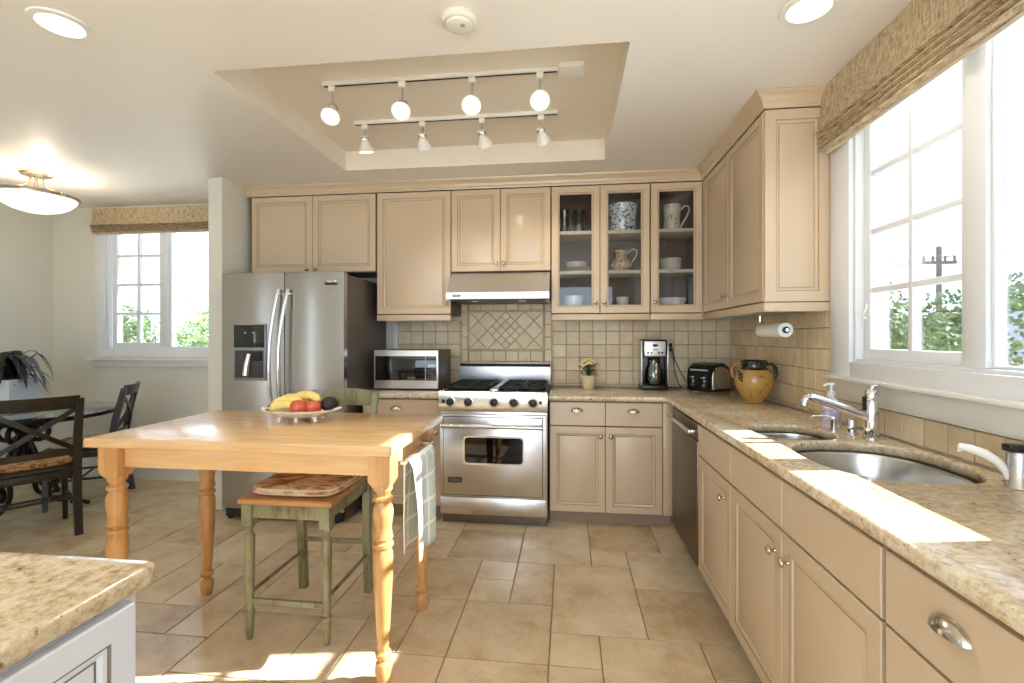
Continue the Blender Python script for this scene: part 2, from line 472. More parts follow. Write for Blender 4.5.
# ------------------------------------------------------------------ tiles
def clip(poly, a, b, c):
    """keep a*x+b*y<=c"""
    out = []
    for i in range(len(poly)):
        p, q = poly[i - 1], poly[i]
        dp, dq = a * p[0] + b * p[1] - c, a * q[0] + b * q[1] - c
        if (dp <= 0) != (dq <= 0):
            t = dp / (dp - dq); out.append((p[0] + t * (q[0] - p[0]), p[1] + t * (q[1] - p[1])))
        if dq <= 0: out.append(q)
    return out
def tiles_obj(name, polys, base, gap, h, bev, mats, mapper, seed=1):
    """tile polygons (2-D) raised above a grout plane; base = grout polygons; mapper (u, v, height) to world"""
    rnd = random.Random(seed)
    bm = bmesh.new(); lay = bm.loops.layers.float_color.new('tile')
    for bp in base:
        f = bm.faces.new([bm.verts.new(mapper(u, v, 0)) for u, v in bp]); f.material_index = 1
    for p in polys:
        p = [q for i, q in enumerate(p) if math.hypot(q[0] - p[i - 1][0], q[1] - p[i - 1][1]) > 2e-3]
        if len(p) < 3: continue
        if len(p) > 3: p = [q for i, q in enumerate(p) if abs((q[0] - p[i - 1][0]) * (p[(i + 1) % len(p)][1] - q[1]) - (q[1] - p[i - 1][1]) * (p[(i + 1) % len(p)][0] - q[0])) > 1e-7]
        if len(p) < 3: continue
        ar = abs(sum(p[i - 1][0] * p[i][1] - p[i][0] * p[i - 1][1] for i in range(len(p)))) / 2
        if ar < 5e-4: continue
        a = offset_poly(p, gap / 2); b = offset_poly(p, gap / 2 + bev)
        col = (rnd.random(), rnd.random(), rnd.random(), 1)
        r0 = [bm.verts.new(mapper(u, v, 0)) for u, v in a]
        r1 = [bm.verts.new(mapper(u, v, h - bev * 0.6)) for u, v in a]
        r2 = [bm.verts.new(mapper(u, v, h)) for u, v in b]
        fs = [bm.faces.new(r2)]
        for q, r in ((r0, r1), (r1, r2)):
            for i in range(len(q)): fs.append(bm.faces.new((q[i - 1], q[i], r[i], r[i - 1])))
        for f in fs:
            for l in f.loops: l[lay] = col
    bmesh.ops.recalc_face_normals(bm, faces=bm.faces)
    me = bpy.data.meshes.new(name); bm.to_mesh(me); bm.free()
    for m in mats: me.materials.append(m)
    o = bpy.data.objects.new(name, me); COL.objects.link(o)
    return struct(o)

# ------------------------------------------------------------------ room shell
XL, XR, YB, YF, ZC = -4.87, 1.30, 3.97, -2.6, 2.54
def wall_with_hole(name, mapper, u0, u1, v0, v1, holes, thick, mat):
    """wall slab split around rectangular holes; mapper(u, v, w) with w from 0 (room face) to thick"""
    b = B()
    us = sorted(set([u0, u1] + [h[0] for h in holes] + [h[1] for h in holes]))
    vs = sorted(set([v0, v1] + [h[2] for h in holes] + [h[3] for h in holes]))
    for i in range(len(us) - 1):
        for j in range(len(vs) - 1):
            cu, cv = (us[i] + us[i + 1]) / 2, (vs[j] + vs[j + 1]) / 2
            if any(h[0] < cu < h[1] and h[2] < cv < h[3] for h in holes): continue
            p = [mapper(u, v, w_) for w_ in (0, thick) for u, v in ((us[i], vs[j]), (us[i + 1], vs[j]), (us[i + 1], vs[j + 1]), (us[i], vs[j + 1]))]
            b.rings([p[:4], p[4:]])
    return struct(b.obj(name, mat))
KW = (1.10, 2.345, 1.20, 2.37)      # kitchen window opening: y0 y1 z0 z1
DW = (-4.30, -3.02, 1.20, 2.42)     # dining window opening: x0 x1 z0 z1
wall_with_hole('wall_right', lambda u, v, w_: (XR + w_, u, v), YF, YB + 0.15, 0, 2.9, [KW], 0.15, WALL)
wall_with_hole('wall_back', lambda u, v, w_: (u, YB + w_, v), XL - 0.15, XR, 0, 2.9, [DW], 0.15, WALL)
wall_with_hole('wall_left', lambda u, v, w_: (XL - w_, u, v), YF, YB, 0, 2.9, [(-2.45, -1.8, 0.1, 2.2)], 0.12, WALL)  # unseen opening added to give the refrigerator door a bright reflection
wall_with_hole('wall_front', lambda u, v, w_: (u, YF - w_, v), XL, XR, 0, 2.9, [(-2.4, 0.9, 0.0, 2.35)], 0.12, WALL)  # unseen opening added behind the camera to let sky light fill the room
# partition beside the refrigerator
b = B(); b.box(-2.735, -2.62, 3.33, YB - 0.001, 0.0, ZC - 0.001, 0.004)
struct(b.obj('wall_partition', WALL))

# ceiling with a raised tray
TX0, TX1, TY0, TY1, TZ = -1.62, 0.255, 2.0, 3.31, 2.68
b = B()
us = [XL, TX0, TX1, XR]; vs = [YF, TY0, TY1, YB]
for i in range(3):
    for j in range(3):
        if i == 1 and j == 1: continue
        b.rings([[(us[i], vs[j], z), (us[i + 1], vs[j], z), (us[i + 1], vs[j + 1], z), (us[i], vs[j + 1], z)] for z in (ZC, ZC + 0.02)])
e = 0.002
b.rings([[(TX0 + e, TY0 + e, z), (TX1 - e, TY0 + e, z), (TX1 - e, TY1 - e, z), (TX0 + e, TY1 - e, z)] for z in (ZC, TZ)], cap0=False, cap1=True, mi=1)
b.rings([[(TX0 - .02, TY0 - .02, z), (TX1 + .02, TY0 - .02, z), (TX1 + .02, TY1 + .02, z), (TX0 - .02, TY1 + .02, z)] for z in (TZ + 0.001, TZ + 0.03)], mi=1)
struct(b.obj('ceiling', [CEIL, TRAYM]))
# roof slab so no light leaks in
b = B(); b.box(XL - 0.3, XR + 0.3, YF - 0.3, YB + 0.3, 2.9, 3.0)
struct(b.obj('trim_roof', WALL))

# floor: travertine in a mixed-size pattern
P_, FX0, FY0 = 0.2135, -0.077, 2.126
i0, i1 = math.floor((XL - FX0) / P_), math.ceil((XR - FX0) / P_)
j0, j1 = math.floor((YF - FY0) / P_), math.ceil((YB - FY0) / P_)
used = {}; ft = []
def put(i, j, w_, h_):
    for a in range(w_):
        for c in range(h_): used[(i + a, j + c)] = 1
    ft.append((i, j, w_, h_))
for t in [(0, 0, 2, 3), (2, 2, 3, 2), (2, 0, 3, 2), (1, -2, 2, 2), (3, -1, 2, 1), (3, -3, 2, 2), (-1, 1, 1, 2), (-2, -1, 2, 2), (0, -1, 1, 1), (-2, 1, 1, 1),
          (-1, 3, 2, 3), (1, 3, 1, 1), (1, 4, 2, 2), (2, 4, 1, 1) if False else (3, 4, 2, 2), (-3, 2, 2, 3) if False else (-3, -1, 1, 2), (-4, 1, 2, 2), (-3, 3, 2, 2)]:
    if all((t[0] + a, t[1] + c) not in used for a in range(t[2]) for c in range(t[3])): put(*t)
rnd = random.Random(11)
for j in range(j0, j1):
    for i in range(i0, i1):
        if (i, j) in used: continue
        opts = [(3, 2), (2, 3), (2, 2), (2, 2), (1, 2), (2, 1), (3, 2)]
        rnd.shuffle(opts)
        for w_, h_ in opts + [(2, 1), (1, 2), (1, 1)]:
            if all((i + a, j + c) not in used for a in range(w_) for c in range(h_)): put(i, j, w_, h_); break
fp = []
for i, j, w_, h_ in ft:
    p = [(FX0 + i * P_, FY0 + j * P_), (FX0 + (i + w_) * P_, FY0 + j * P_), (FX0 + (i + w_) * P_, FY0 + (j + h_) * P_), (FX0 + i * P_, FY0 + (j + h_) * P_)]
    p = clip(clip(clip(clip(p, 1, 0, XR), -1, 0, -XL), 0, 1, YB), 0, -1, -YF)
    fp.append(p)
fl = tiles_obj('floor', fp, [[(XL, YF), (XR, YF), (XR, YB), (XL, YB)]], 0.0055, 0.004, 0.0022, [FTILE, GROUT], lambda u, v, h_: (u, v, h_ - 0.004), 5)

# backsplash tile (stone squares, framed diamond panel over the range, one course under the window)
TP = 0.1085
def grid(u0, u1, v0, v1, uo, vo, holes=()):
    out = []
    i = math.floor((u0 - uo) / TP)
    while uo + i * TP < u1:
        j = math.floor((v0 - vo) / TP)
        while vo + j * TP < v1:
            p = [(uo + i * TP, vo + j * TP), (uo + (i + 1) * TP, vo + j * TP), (uo + (i + 1) * TP, vo + (j + 1) * TP), (uo + i * TP, vo + (j + 1) * TP)]
            p = clip(clip(clip(clip(p, 1, 0, u1), -1, 0, -u0), 0, 1, v1), 0, -1, -v0)
            if len(p) >= 3:
                cu = sum(q[0] for q in p) / len(p); cv = sum(q[1] for q in p) / len(p)
                if not any(h[0] < cu < h[1] and h[2] < cv < h[3] for h in holes): out.append(p)
            j += 1
        i += 1
    return out
z_ct = 0.916
DX0, DX1, DZ0, DZ1 = -0.835, -0.205, 1.215, 1.535     # framed panel
pol = grid(-1.455, -0.90, z_ct, 1.46, -1.455, 0.933) + grid(-0.135, XR - 0.012, z_ct, 1.46, XR - 0.012 - 14 * TP, 0.933)
# border around the panel
nb = 6; bw = (DX1 - DX0) / nb
for i in range(nb):
    for a, c in ((1.115, DZ0 - 0.012), (1.0, 1.115), (DZ1 + 0.012, DZ1 + 0.11)):
        pol.append([(DX0 + i * bw, a), (DX0 + (i + 1) * bw, a), (DX0 + (i + 1) * bw, c), (DX0 + i * bw, c)])
zz = [1.0, 1.115, 1.215, 1.32, 1.425, 1.535, 1.645]
for a, c in zip(zz, zz[1:]):
    for x0, x1 in ((-0.90, DX0 - 0.012), (DX1 + 0.012, -0.135)): pol.append([(x0, a), (x1, a), (x1, c), (x0, c)])
# pencil frame
for r in ((DX0 - .012, DX1 + .012, DZ0 - .012, DZ0), (DX0 - .012, DX1 + .012, DZ1, DZ1 + .012), (DX0 - .012, DX0, DZ0, DZ1), (DX1, DX1 + .012, DZ0, DZ1)):
    pol.append([(r[0], r[2]), (r[1], r[2]), (r[1], r[3]), (r[0], r[3])])
hd = 0.1067 / 1.0; cxp, czp = (DX0 + DX1) / 2, (DZ0 + DZ1) / 2
for i in range(-8, 9):
    for j in range(-8, 9):
        if (i + j) % 2: continue
        u, v = cxp + i * 0.0788, czp + 0.08 + j * 0.08
        small = abs(i) <= 1 and -3 <= j <= 1 and False
        p = [(u - 0.0788, v), (u, v - 0.08), (u + 0.0788, v), (u, v + 0.08)]
        if abs(u - cxp) < 0.09 and abs(v - czp) < 0.09:
            for a, c in ((-.0394, 0), (.0394, 0), (0, -.04), (0, .04)):
                p2 = [(u + a - .0394, v + c), (u + a, v + c - .04), (u + a + .0394, v + c), (u + a, v + c + .04)]
                pol.append(clip(clip(clip(clip(p2, 1, 0, DX1), -1, 0, -DX0), 0, 1, DZ1), 0, -1, -DZ0))
            continue
        pol.append(clip(clip(clip(clip(p, 1, 0, DX1), -1, 0, -DX0), 0, 1, DZ1), 0, -1, -DZ0))
tiles_obj('trim_1', pol, [[(-1.455, z_ct), (XR - 0.012, z_ct), (XR - 0.012, 1.46), (-1.455, 1.46)], [(-0.9, 1.46), (-0.135, 1.46), (-0.135, 1.66), (-0.9, 1.66)]],
          0.005, 0.007, 0.0025, [BTILE, BGROUT], lambda u, v, h_: (u, YB - 0.003 - h_, v), 3)
pol = grid(2.505, YB - 0.012, z_ct, 1.46, YB - 0.012 - 14 * TP, 0.933) + grid(-0.3, 2.505, z_ct, 1.022, YB - 0.012 - 14 * TP, 0.914)
tiles_obj('trim_2', pol, [[(2.505, z_ct), (YB - 0.012, z_ct), (YB - 0.012, 1.46), (2.505, 1.46)], [(-0.3, z_ct), (2.505, z_ct), (2.505, 1.022), (-0.3, 1.022)]],
          0.005, 0.007, 0.0025, [BTILE, BGROUT], lambda u, v, h_: (XR - 0.003 - h_, u, v), 4)

# baseboards and small wall trim
def molding(name, x0, x1, y0, y1, h=0.12):
    b = B(); b.box(x0, x1, y0, y1, 0.001, h, 0.004); return struct(b.obj(name, TRIM))
molding('baseboard_back', XL + .001, -2.737, YB - 0.016, YB - .001)
molding('baseboard_left', XL + .001, XL + 0.016, -2.5, YB - 0.018)
molding('baseboard_partition', -2.75, -2.736, 3.335, YB - .018)
b = B(); b.box(-1.497, -1.457, YB - 0.03, YB - .001, 0.918, 1.455, 0.003)
struct(b.obj('trim_3', TRIM))

# ------------------------------------------------------------------ windows
def window_unit(name, mapper, u0, u1, v0, v1, casing, sashes, cols_rows, depth0):
    """mapper(u, v, w): w = 0 at the room face, positive outwards. sashes: (ua, ub, gridded)"""
    def bx(bb, a, c, d, e, w0, w1, bev=0.003):
        p = [mapper(a, d, w0), mapper(c, e, w1)]
        lo = [min(p[0][k], p[1][k]) for k in range(3)]; hi = [max(p[0][k], p[1][k]) for k in range(3)]
        bb.box(lo[0], hi[0], lo[1], hi[1], lo[2], hi[2], bev)
    root = B()
    for (a, c, d, e) in ((u0, u0 + .02, v0, v1), (u1 - .02, u1, v0, v1), (u0 + .02, u1 - .02, v0, v0 + .02), (u0 + .02, u1 - .02, v1 - .02, v1)):
        bx(root, a, c, d, e, 0.0, 0.14)
    cw = casing
    for (a, c, d, e) in ((u0 - cw, u0 + .006, v0 - .065, v1 + cw), (u1 - .006, u1 + cw, v0 - .065, v1 + cw), (u0 + .0065, u1 - .0065, v1 - .006, v1 + cw), (u0 + .0065, u1 - .0065, v0 - .065, v0 + .006)):
        bx(root, a, c, d, e, -0.022, -0.0005)
    o = struct(root.obj(name, WINW))
    for k, (a, c, gr, w0) in enumerate(sashes):
        s = B(); fw = 0.048 if gr else 0.014
        d, e = v0 + .02, v1 - .02
        for (p, q, r, t) in ((a, a + fw, d, e), (c - fw, c, d, e), (a + fw, c - fw, d, d + fw * (1.0 if gr else .8)), (a + fw, c - fw, e - fw, e)):
            bx(s, p, q, r, t, w0, w0 + 0.035, 0.004)
        so = s.obj('window_frame', WINW, o)
        if gr:
            m = B(); ia, ic, id_, ie = a + fw, c - fw, d + fw, e - fw
            nc, nr = cols_rows
            for i in range(1, nc):
                u = ia + (ic - ia) * i / nc
                bx(m, u - .012, u + .012, id_, ie, w0 + .001, w0 + .034, 0.003)
            for j in range(1, nr):
                v = id_ + (ie - id_) * j / nr
                bx(m, ia, ic, v - .012, v + .012, w0 + .002, w0 + .033, 0.003)
            m.obj('window_muntins', WINW, o)
        g = B(); bx(g, a + fw - .004, c - fw + .004, d + fw * .8 - .004, e - fw + .004, w0 + .016, w0 + .019, 0)
        g.obj('window_pane', WGLASS, o)
    return o, bx
KM = lambda u, v, w_: (XR + w_, u, v)
kw, bx = window_unit('window_1', KM, *KW[:2], KW[2], KW[3], 0.15,
                     [(1.735, 2.32, True, 0.03), (1.12, 1.655, False, 0.02)], (2, 4), 0)
m = B()
for a, c in ((1.655, 1.735),): m.box(XR + 0.005, XR + 0.055, a + .0005, c - .0005, KW[2] + .02, KW[3] - .02, 0.004)
m.obj('window_mullion', WINW, kw)
m = B(); m.box(XR - 0.055, XR + 0.0, KW[0] - 0.18, 2.52, 1.118, 1.136, 0.005); m.box(XR - 0.022, XR - .001, KW[0] - 0.17, 2.50, 1.026, 1.118, 0.003)
m.obj('window_sill', TRIM, kw)
m = B(); m.tube([(XR + .012, 2.27, 1.46 + .02 * math.cos(t)) if False else (XR + 0.02 - .006 * math.sin(t), 2.285 + .012 * math.sin(2 * t), 1.40 + .07 * t / PI) for t in [PI * i / 8 for i in range(9)]], 0.004)
m.obj('window_latch', TRIM, kw)
DM = lambda u, v, w_: (u, YB + w_, v)
dwn, bx = window_unit('window_2', DM, *DW[:2], DW[2], DW[3], 0.10,
                      [(-4.27, -3.73, True, 0.03), (-3.675, -3.04, False, 0.03)], (2, 4), 0)
m = B(); m.box(-3.729, -3.676, YB + .01, YB + .1, DW[2] + .02, DW[3] - .02, 0.004); m.obj('window_mullion', WINW, dwn)
m = B(); m.box(DW[0] - 0.13, -2.76, YB - 0.075, YB, 1.105, 1.13, 0.005); m.box(DW[0] - 0.12, -2.8, YB - 0.02, YB - .001, 1.045, 1.105, 0.003)
m.obj('window_sill', TRIM, dwn)

# ------------------------------------------------------------------ roman shades
def shade(name, label, L, loc, rotz, H=0.25):
    """hangs along local x from 0 to L, room side is local -y"""
    t = thing(name, label, 'roman shade', loc, rotz)
    b = B()
    # profile in (y, z): flat valance then stacked folds
    pr = [(-0.038, 0.0), (-0.041, -H * 0.45), (-0.048, -H * 0.66)]
    k = 5
    for i in range(k):
        z = -H * 0.66 - i * H * 0.068
        pr += [(-0.066 + i * 0.005, z - 0.003), (-0.070 + i * 0.005, z - H * 0.030), (-0.040 + i * 0.005, z - H * 0.056)]
    front = pr
    back = [(y + 0.012, z) for y, z in reversed(pr)]
    prof = front + back
    n = 24
    rr = [[(L * i / n, y + 0.0015 * math.sin(i * 1.7 + z * 40), z) for y, z in prof] for i in range(n + 1)]
    b.rings(rr)
    b.obj('shade_fabric', WOVEN, t)
    b = B(); b.box(0.003, L - .003, -0.022, -0.002, -0.03, -0.002, 0.002); b.obj('headrail', TRIM, t)
    b = B(); b.box(0.006, L - .006, -0.018, -0.014, -H * 1.03, -0.04, 0); b.obj('shade_lining', LINING, t)
    return t
shade('roman_shade', 'long woven tan roman shade with stacked folds above the sink window', 1.5, (XR - 0.024, 2.495, ZC - 0.002), -PI / 2, 0.315)
shade('roman_shade', 'short woven tan roman shade hanging over the dining window', 1.66, (-4.38, YB - 0.025, ZC - 0.03), 0, 0.235)

# ------------------------------------------------------------------ cabinetry
def door_mesh(wd, h, stile=0.055, t=0.02, glass_open=False, flat=False):
    """front faces local -y; occupies x 0..wd, z 0..h, y 0..-t"""
    b = B()
    def ring(ins, y): return [(ins, y, ins), (wd - ins, y, ins), (wd - ins, y, h - ins), (ins, y, h - ins)]
    if flat:
        b.rings([ring(0, 0), ring(0, -t + .003), ring(.003, -t)], cap1=True); return b
    outer = [ring(0, 0), ring(0, -t + .003), ring(.003, -t), ring(stile - .008, -t)]
    b.rings(outer, cap1=False)
    b.rings([ring(stile - .008, -t), ring(stile - .006, -t + .003), ring(stile - .0035, -t + .003)], cap0=False, cap1=False, mi=1)
    if glass_open:
        b.rings([ring(stile - .0035, -t + .003), ring(stile + .002, -t + .004), ring(stile + .006, -t + .010), ring(stile + .006, 0)], cap0=False, cap1=False)
        b.bm.faces.ensure_lookup_table()
        b.bm.faces.remove([f for f in b.bm.faces if len(f.verts) == 4 and all(abs(v.co.y) < 1e-6 for v in f.verts)][0])
        b.rings([ring(0, 0), ring(stile + .006, 0)], cap0=False, cap1=False)
    else:
        b.rings([ring(stile - .0035, -t + .003), ring(stile + .003, -t + .004), ring(stile + .009, -t + .009)], cap0=False, cap1=False)
        b.rings([ring(stile + .009, -t + .009), ring(stile + .0125, -t + .0095)], cap0=False, cap1=False, mi=1)
        b.rings([ring(stile + .0125, -t + .0095), ring(stile + .02, -t + .007)], cap0=False, cap1=True)
    return b
def knob(parent, x, z, y=-0.021):
    b = B(); b.lathe([(0.007, 0), (0.006, 0.003), (0.0045, 0.012), (0.006, 0.016), (0.0145, 0.019), (0.0155, 0.023), (0.012, 0.028), (0.004, 0.031)], (x, y + .001, z), 18, (0, -1, 0))
    return b.obj('knob', NICKEL, parent, sharp=60)
def cup_pull(parent, x, z, y=-0.021, s=1.0):
    b = B()
    W, H, D = 0.044 * s, 0.027 * s, 0.026 * s
    n, m_ = 20, 7
    def shell(k, off):
        rr = []
        for j in range(m_ + 1):
            ph = (PI / 2) * j / m_
            rr.append([(x + (W - off) * math.cos(PI * i / n) * math.cos(ph * 0.98), y - (D - off) * math.sin(ph) if False else y - (D - off) * math.sin(PI * i / n) * math.cos(ph), z - 0.008 + (H - off) * math.sin(ph)) for i in range(n + 1)])
        return rr
    a = shell(0, 0); c = shell(0, 0.0025)
    b.rings(a, closed=False); b.rings(c, closed=False)
    b.rings([a[0], c[0]], closed=False)
    return b.obj('cup_pull', NICKEL, parent, sharp=50)
def front(root, kind, x0, x1, z0, z1, hw=None, paint=None, stile=0.055, glz=None):
    g = 0.0019
    wd, h = x1 - x0 - 2 * g, z1 - z0 - 2 * g
    nm = {'door': 'door', 'glass': 'door', 'drawer': 'drawer_front', 'false': 'false_drawer_front'}[kind]
    b = door_mesh(wd, h, stile, glass_open=(kind == 'glass'), flat=(kind in ('drawer', 'false')))
    o = b.obj(nm, [paint or PAINT, glz or GLAZE], root, (x0 + g, -0.001, z0 + g), sharp=20)
    if kind == 'glass':
        gb = B(); gb.box(stile + .004, wd - stile - .004, -0.008, -0.004, stile + .004, h - stile - .004); gb.obj('glass_pane', CGLASS, o)
    if hw:
        t, hx, hz = hw
        (knob if t == 'knob' else cup_pull)(o, hx - x0 - g, hz - z0 - g, -0.0205)
    return o
def carcass(root, wd, d, z0, z1, toe=0.0, paint=None, side_r=False, name='cabinet_body'):
    b = B()
    b.box(0.001, wd - 0.001, 0.0, d, z0 + toe, z1)
    o = b.obj(name, paint or BOX_SHADE, root)
    if toe:
        k = B(); k.box(0.001, wd - 0.001, 0.07, d, z0 + .001, z0 + toe - .001); k.obj('toe_kick', TOEK, root)
    return o

UF = 3.625          # upper door face plane (world y of the carcass front)
UD = YB - UF - 0.012
UT, UB_ = 2.463, 1.495
def upper(name, label, x0, x1, z0, z1, fronts, rail=True, glassy=False, rail_ret=()):
    t = thing(name, label, 'cabinet', (x0, UF, 0))
    wd = x1 - x0
    if not glassy:
        carcass(t, wd, UD, z0, z1)
    else:
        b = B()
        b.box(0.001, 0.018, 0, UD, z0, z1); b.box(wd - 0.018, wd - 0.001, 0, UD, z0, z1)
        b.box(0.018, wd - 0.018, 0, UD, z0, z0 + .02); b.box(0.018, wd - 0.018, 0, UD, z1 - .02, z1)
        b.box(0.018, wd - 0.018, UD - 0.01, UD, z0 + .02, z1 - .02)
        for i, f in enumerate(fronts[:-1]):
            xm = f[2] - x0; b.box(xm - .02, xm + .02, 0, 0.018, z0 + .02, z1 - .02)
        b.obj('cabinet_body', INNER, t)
        for zs in (1.826, 2.129):
            s = B(); s.box(0.02, wd - 0.02, 0.025, UD - 0.012, zs - 0.026, zs, 0.002); s.obj('shelf', SHELF, t)
    for f in fronts:
        kind, a, c, z_0, z_1, hw = f
        if hw: hw = (hw[0], hw[1] - x0, hw[2])
        front(t, kind, a - x0, c - x0, z_0, z_1, hw)
    if rail:
        b = B(); b.box(0.0005, wd - 0.0005, -0.022, 0.0, z0 - 0.048, z0 - 0.002, 0.004)
        b.obj('light_rail', PAINT, t)
    return t
C_F = upper('over_fridge_cabinet', 'wide two-door beige cabinet above the refrigerator', -2.575, -1.515, 1.835, UT,
            [('door', -2.575, -2.045, 1.84, UT - .003, ('knob', -2.085, 1.865)), ('door', -2.045, -1.515, 1.84, UT - .003, ('knob', -2.005, 1.865))], rail=False)
upper('tall_wall_cabinet', 'tall single-door beige wall cabinet above the microwave', -1.505, -0.905, UB_, UT,
      [('door', -1.505, -0.905, UB_ + .003, UT - .003, None)])
b = B(); b.box(-0.022 + .58, 0.575 + .012, -0.024, -0.02, UB_ + .06, UB_ + .105, .002)
tall = [o for o in bpy.data.objects if o.name.startswith('tall_wall_cabinet')][0]
b.obj('catch', GLAZE, tall)
upper('over_range_cabinet', 'short two-door beige cabinet directly above the range hood', -0.9025, -0.1305, 1.822, UT,
      [('door', -0.9025, -0.5165, 1.825, UT - .003, ('knob', -0.545, 1.885)), ('door', -0.5165, -0.1305, 1.825, UT - .003, ('knob', -0.488, 1.885))], rail=False)
upper('glass_door_cabinet', 'two-door glass-fronted beige wall cabinet holding crockery right of the hood', -0.1255, 0.6025, UB_, UT,
      [('glass', -0.1255, 0.2385, UB_ + .003, UT - .003, ('knob', 0.208, 1.575)), ('glass', 0.2385, 0.6025, UB_ + .003, UT - .003, ('knob', 0.269, 1.575))], glassy=True)
upper('glass_door_cabinet', 'single glass-door beige wall cabinet in the corner with tall mug inside', 0.6075, 0.979, UB_, UT,
      [('glass', 0.6075, 0.979, UB_ + .003, UT - .003, ('knob', 0.638, 1.575))], glassy=True)

# right wall upper cabinet: local x runs from the corner towards the camera
URX, URY0 = 1.0, 2.532
t = thing('side_wall_cabinet', 'two-door beige wall cabinet on the window wall above the yellow jar', 'cabinet', (URX, UF - 0.002, 0), -PI / 2)
wd = UF - 0.002 - URY0
dd = XR - URX - 0.012
b = B(); b.box(0.0, wd, 0.0, dd, UB_, UT); b.obj('cabinet_body', BOX_SHADE, t)
hw_ = wd - 0.02
front(t, 'door', 0.02, 0.02 + hw_ / 2, UB_ + .003, UT - .003, ('knob', 0.02 + hw_ / 2 - .03, 1.575))
front(t, 'door', 0.02 + hw_ / 2, wd, UB_ + .003, UT - .003, ('knob', 0.02 + hw_ / 2 + .03, 1.575))
b = B(); b.box(0.0, wd + .021, -0.022, 0.0, UB_ - 0.048, UB_ - 0.002, 0.004); b.box(wd, wd + .021, 0.0, dd, UB_ - .048, UB_ - .002, .004)
b.obj('light_rail', PAINT, t)
# end panel facing the camera
ep = door_mesh(dd + 0.018, UT - UB_ - .004, 0.06)
eo = ep.obj('end_panel', [PAINT, GLAZE], t, sharp=20)
eo.location = (wd, -0.018, UB_ + .002); eo.rotation_euler = (0, 0, PI / 2)

# crown moulding as one profile swept along the cabinet tops
def crown(path, name):
    prof = [(0.0, 2.464), (-0.006, 2.464), (-0.008, 2.474), (-0.018, 2.484), (-0.022, 2.50), (-0.036, 2.517), (-0.052, 2.525), (-0.056, 2.538), (0.0, 2.538)]
    b = B(); rr = []
    for i, p in enumerate(path):
        p = Vector(p)
        if i == 0: d = (Vector(path[1]) - p).normalized(); nrm = Vector((d.y, -d.x)); k = 1
        elif i == len(path) - 1: d = (p - Vector(path[i - 1])).normalized(); nrm = Vector((d.y, -d.x)); k = 1
        else:
            d1 = (p - Vector(path[i - 1])).normalized(); d2 = (Vector(path[i + 1]) - p).normalized()
            n1, n2 = Vector((d1.y, -d1.x)), Vector((d2.y, -d2.x)); nrm = (n1 + n2).normalized(); k = 1 / max(.3, nrm.dot(n1))
        rr.append([(p.x - nrm.x * o_ * k, p.y - nrm.y * o_ * k, z) for o_, z in prof])
    b.rings(rr)
    return struct(b.obj(name, PAINT, sharp=25))
crown([(-2.618, UF - .02), (URX - .02, UF - .02), (URX - .02, URY0 - .02), (XR - .001, URY0 - .02)], 'trim_4')

# base cabinets, back wall. front plane world y = 3.35 (doors stand 2 cm proud)
BF = 3.352; BD = YB - BF - .012; BT = 0.872
def base(name, label, x0, x1, fronts, loc_y=BF, rot=0):
    t = thing(name, label, 'cabinet', (x0, loc_y, 0))
    carcass(t, x1 - x0, BD, 0, BT, 0.095)
    for kind, a, c, z0, z1, hw in fronts:
        if hw: hw = (hw[0], hw[1] - x0, hw[2])
        front(t, kind, a - x0, c - x0, z0, z1, hw)
    return t
base('base_cabinet', 'beige drawer-over-door base cabinet under the microwave', -1.50, -0.907,
     [('drawer', -1.50, -0.907, 0.702, 0.868, ('cup', -1.245, 0.80)), ('door', -1.50, -0.907, 0.10, 0.698, ('knob', -0.945, 0.63))])
t = base('base_cabinet', 'beige base cabinet with two drawers and two doors right of the range', -0.132, 0.712,
         [('drawer', -0.128, 0.257, 0.702, 0.868, ('cup', 0.062, 0.81)), ('drawer', 0.257, 0.642, 0.702, 0.868, ('cup', 0.446, 0.81)),
          ('door', -0.128, 0.257, 0.10, 0.698, ('knob', 0.222, 0.632)), ('door', 0.257, 0.642, 0.10, 0.698, ('knob', 0.293, 0.632))])
b = B(); b.box(0.777, 0.842, -0.018, -0.001, 0.10, 0.868, 0.002); b.obj('corner_filler', PAINT, t)

# right run of base cabinets; local x runs from the corner towards the camera, front plane world x = 0.70
RX = 0.70; RD = XR - RX - .012
def base_r(name, label, y1, y0, fronts, toe=0.095):
    t = thing(name, label, 'cabinet', (RX, y1, 0), -PI / 2)
    carcass(t, y1 - y0, RD, 0, BT, toe)
    for kind, a, c, z0, z1, hw in fronts:
        if hw: hw = (hw[0], y1 - hw[1], hw[2])
        front(t, kind, y1 - a, y1 - c, z0, z1, hw)
    return t
def sink_base(name, label, y1, y0, doors):
    t = thing(name, label, 'cabinet', (RX, y1, 0), -PI / 2)
    wd = y1 - y0
    b = B(); b.box(.001, .014, 0, RD, .095, .69); b.box(wd - .014, wd - .001, 0, RD, .095, .69); b.box(.001, .014, 0, .04, .69, BT); b.box(wd - .014, wd - .001, 0, .04, .69, BT)
    b.box(.014, wd - .014, RD - .01, RD, .095, .69)
    b.box(.014, wd - .014, 0, RD - .01, .095, .112); b.box(.014, wd - .014, 0, .016, .66, BT)
    b.obj('cabinet_body', BOX_SHADE, t)
    k = B(); k.box(.001, wd - .001, .07, RD, .001, .094); k.obj('toe_kick', TOEK, t)
    for a, c, hk in doors:
        front(t, 'false', y1 - a, y1 - c, .702, .862, None)
        front(t, 'door', y1 - a, y1 - c, .10, .698, ('knob', y1 - hk, .616))
sink_base('base_cabinet', 'narrow single-door beige base cabinet between the dishwasher and sink cabinet', 2.587, 2.09, ((2.587, 2.09, 2.17),))
sink_base('sink_base_cabinet', 'two-door beige base cabinet under the large sink bowl', 2.088, 1.122, ((2.088, 1.608, 1.655), (1.608, 1.122, 1.565)))
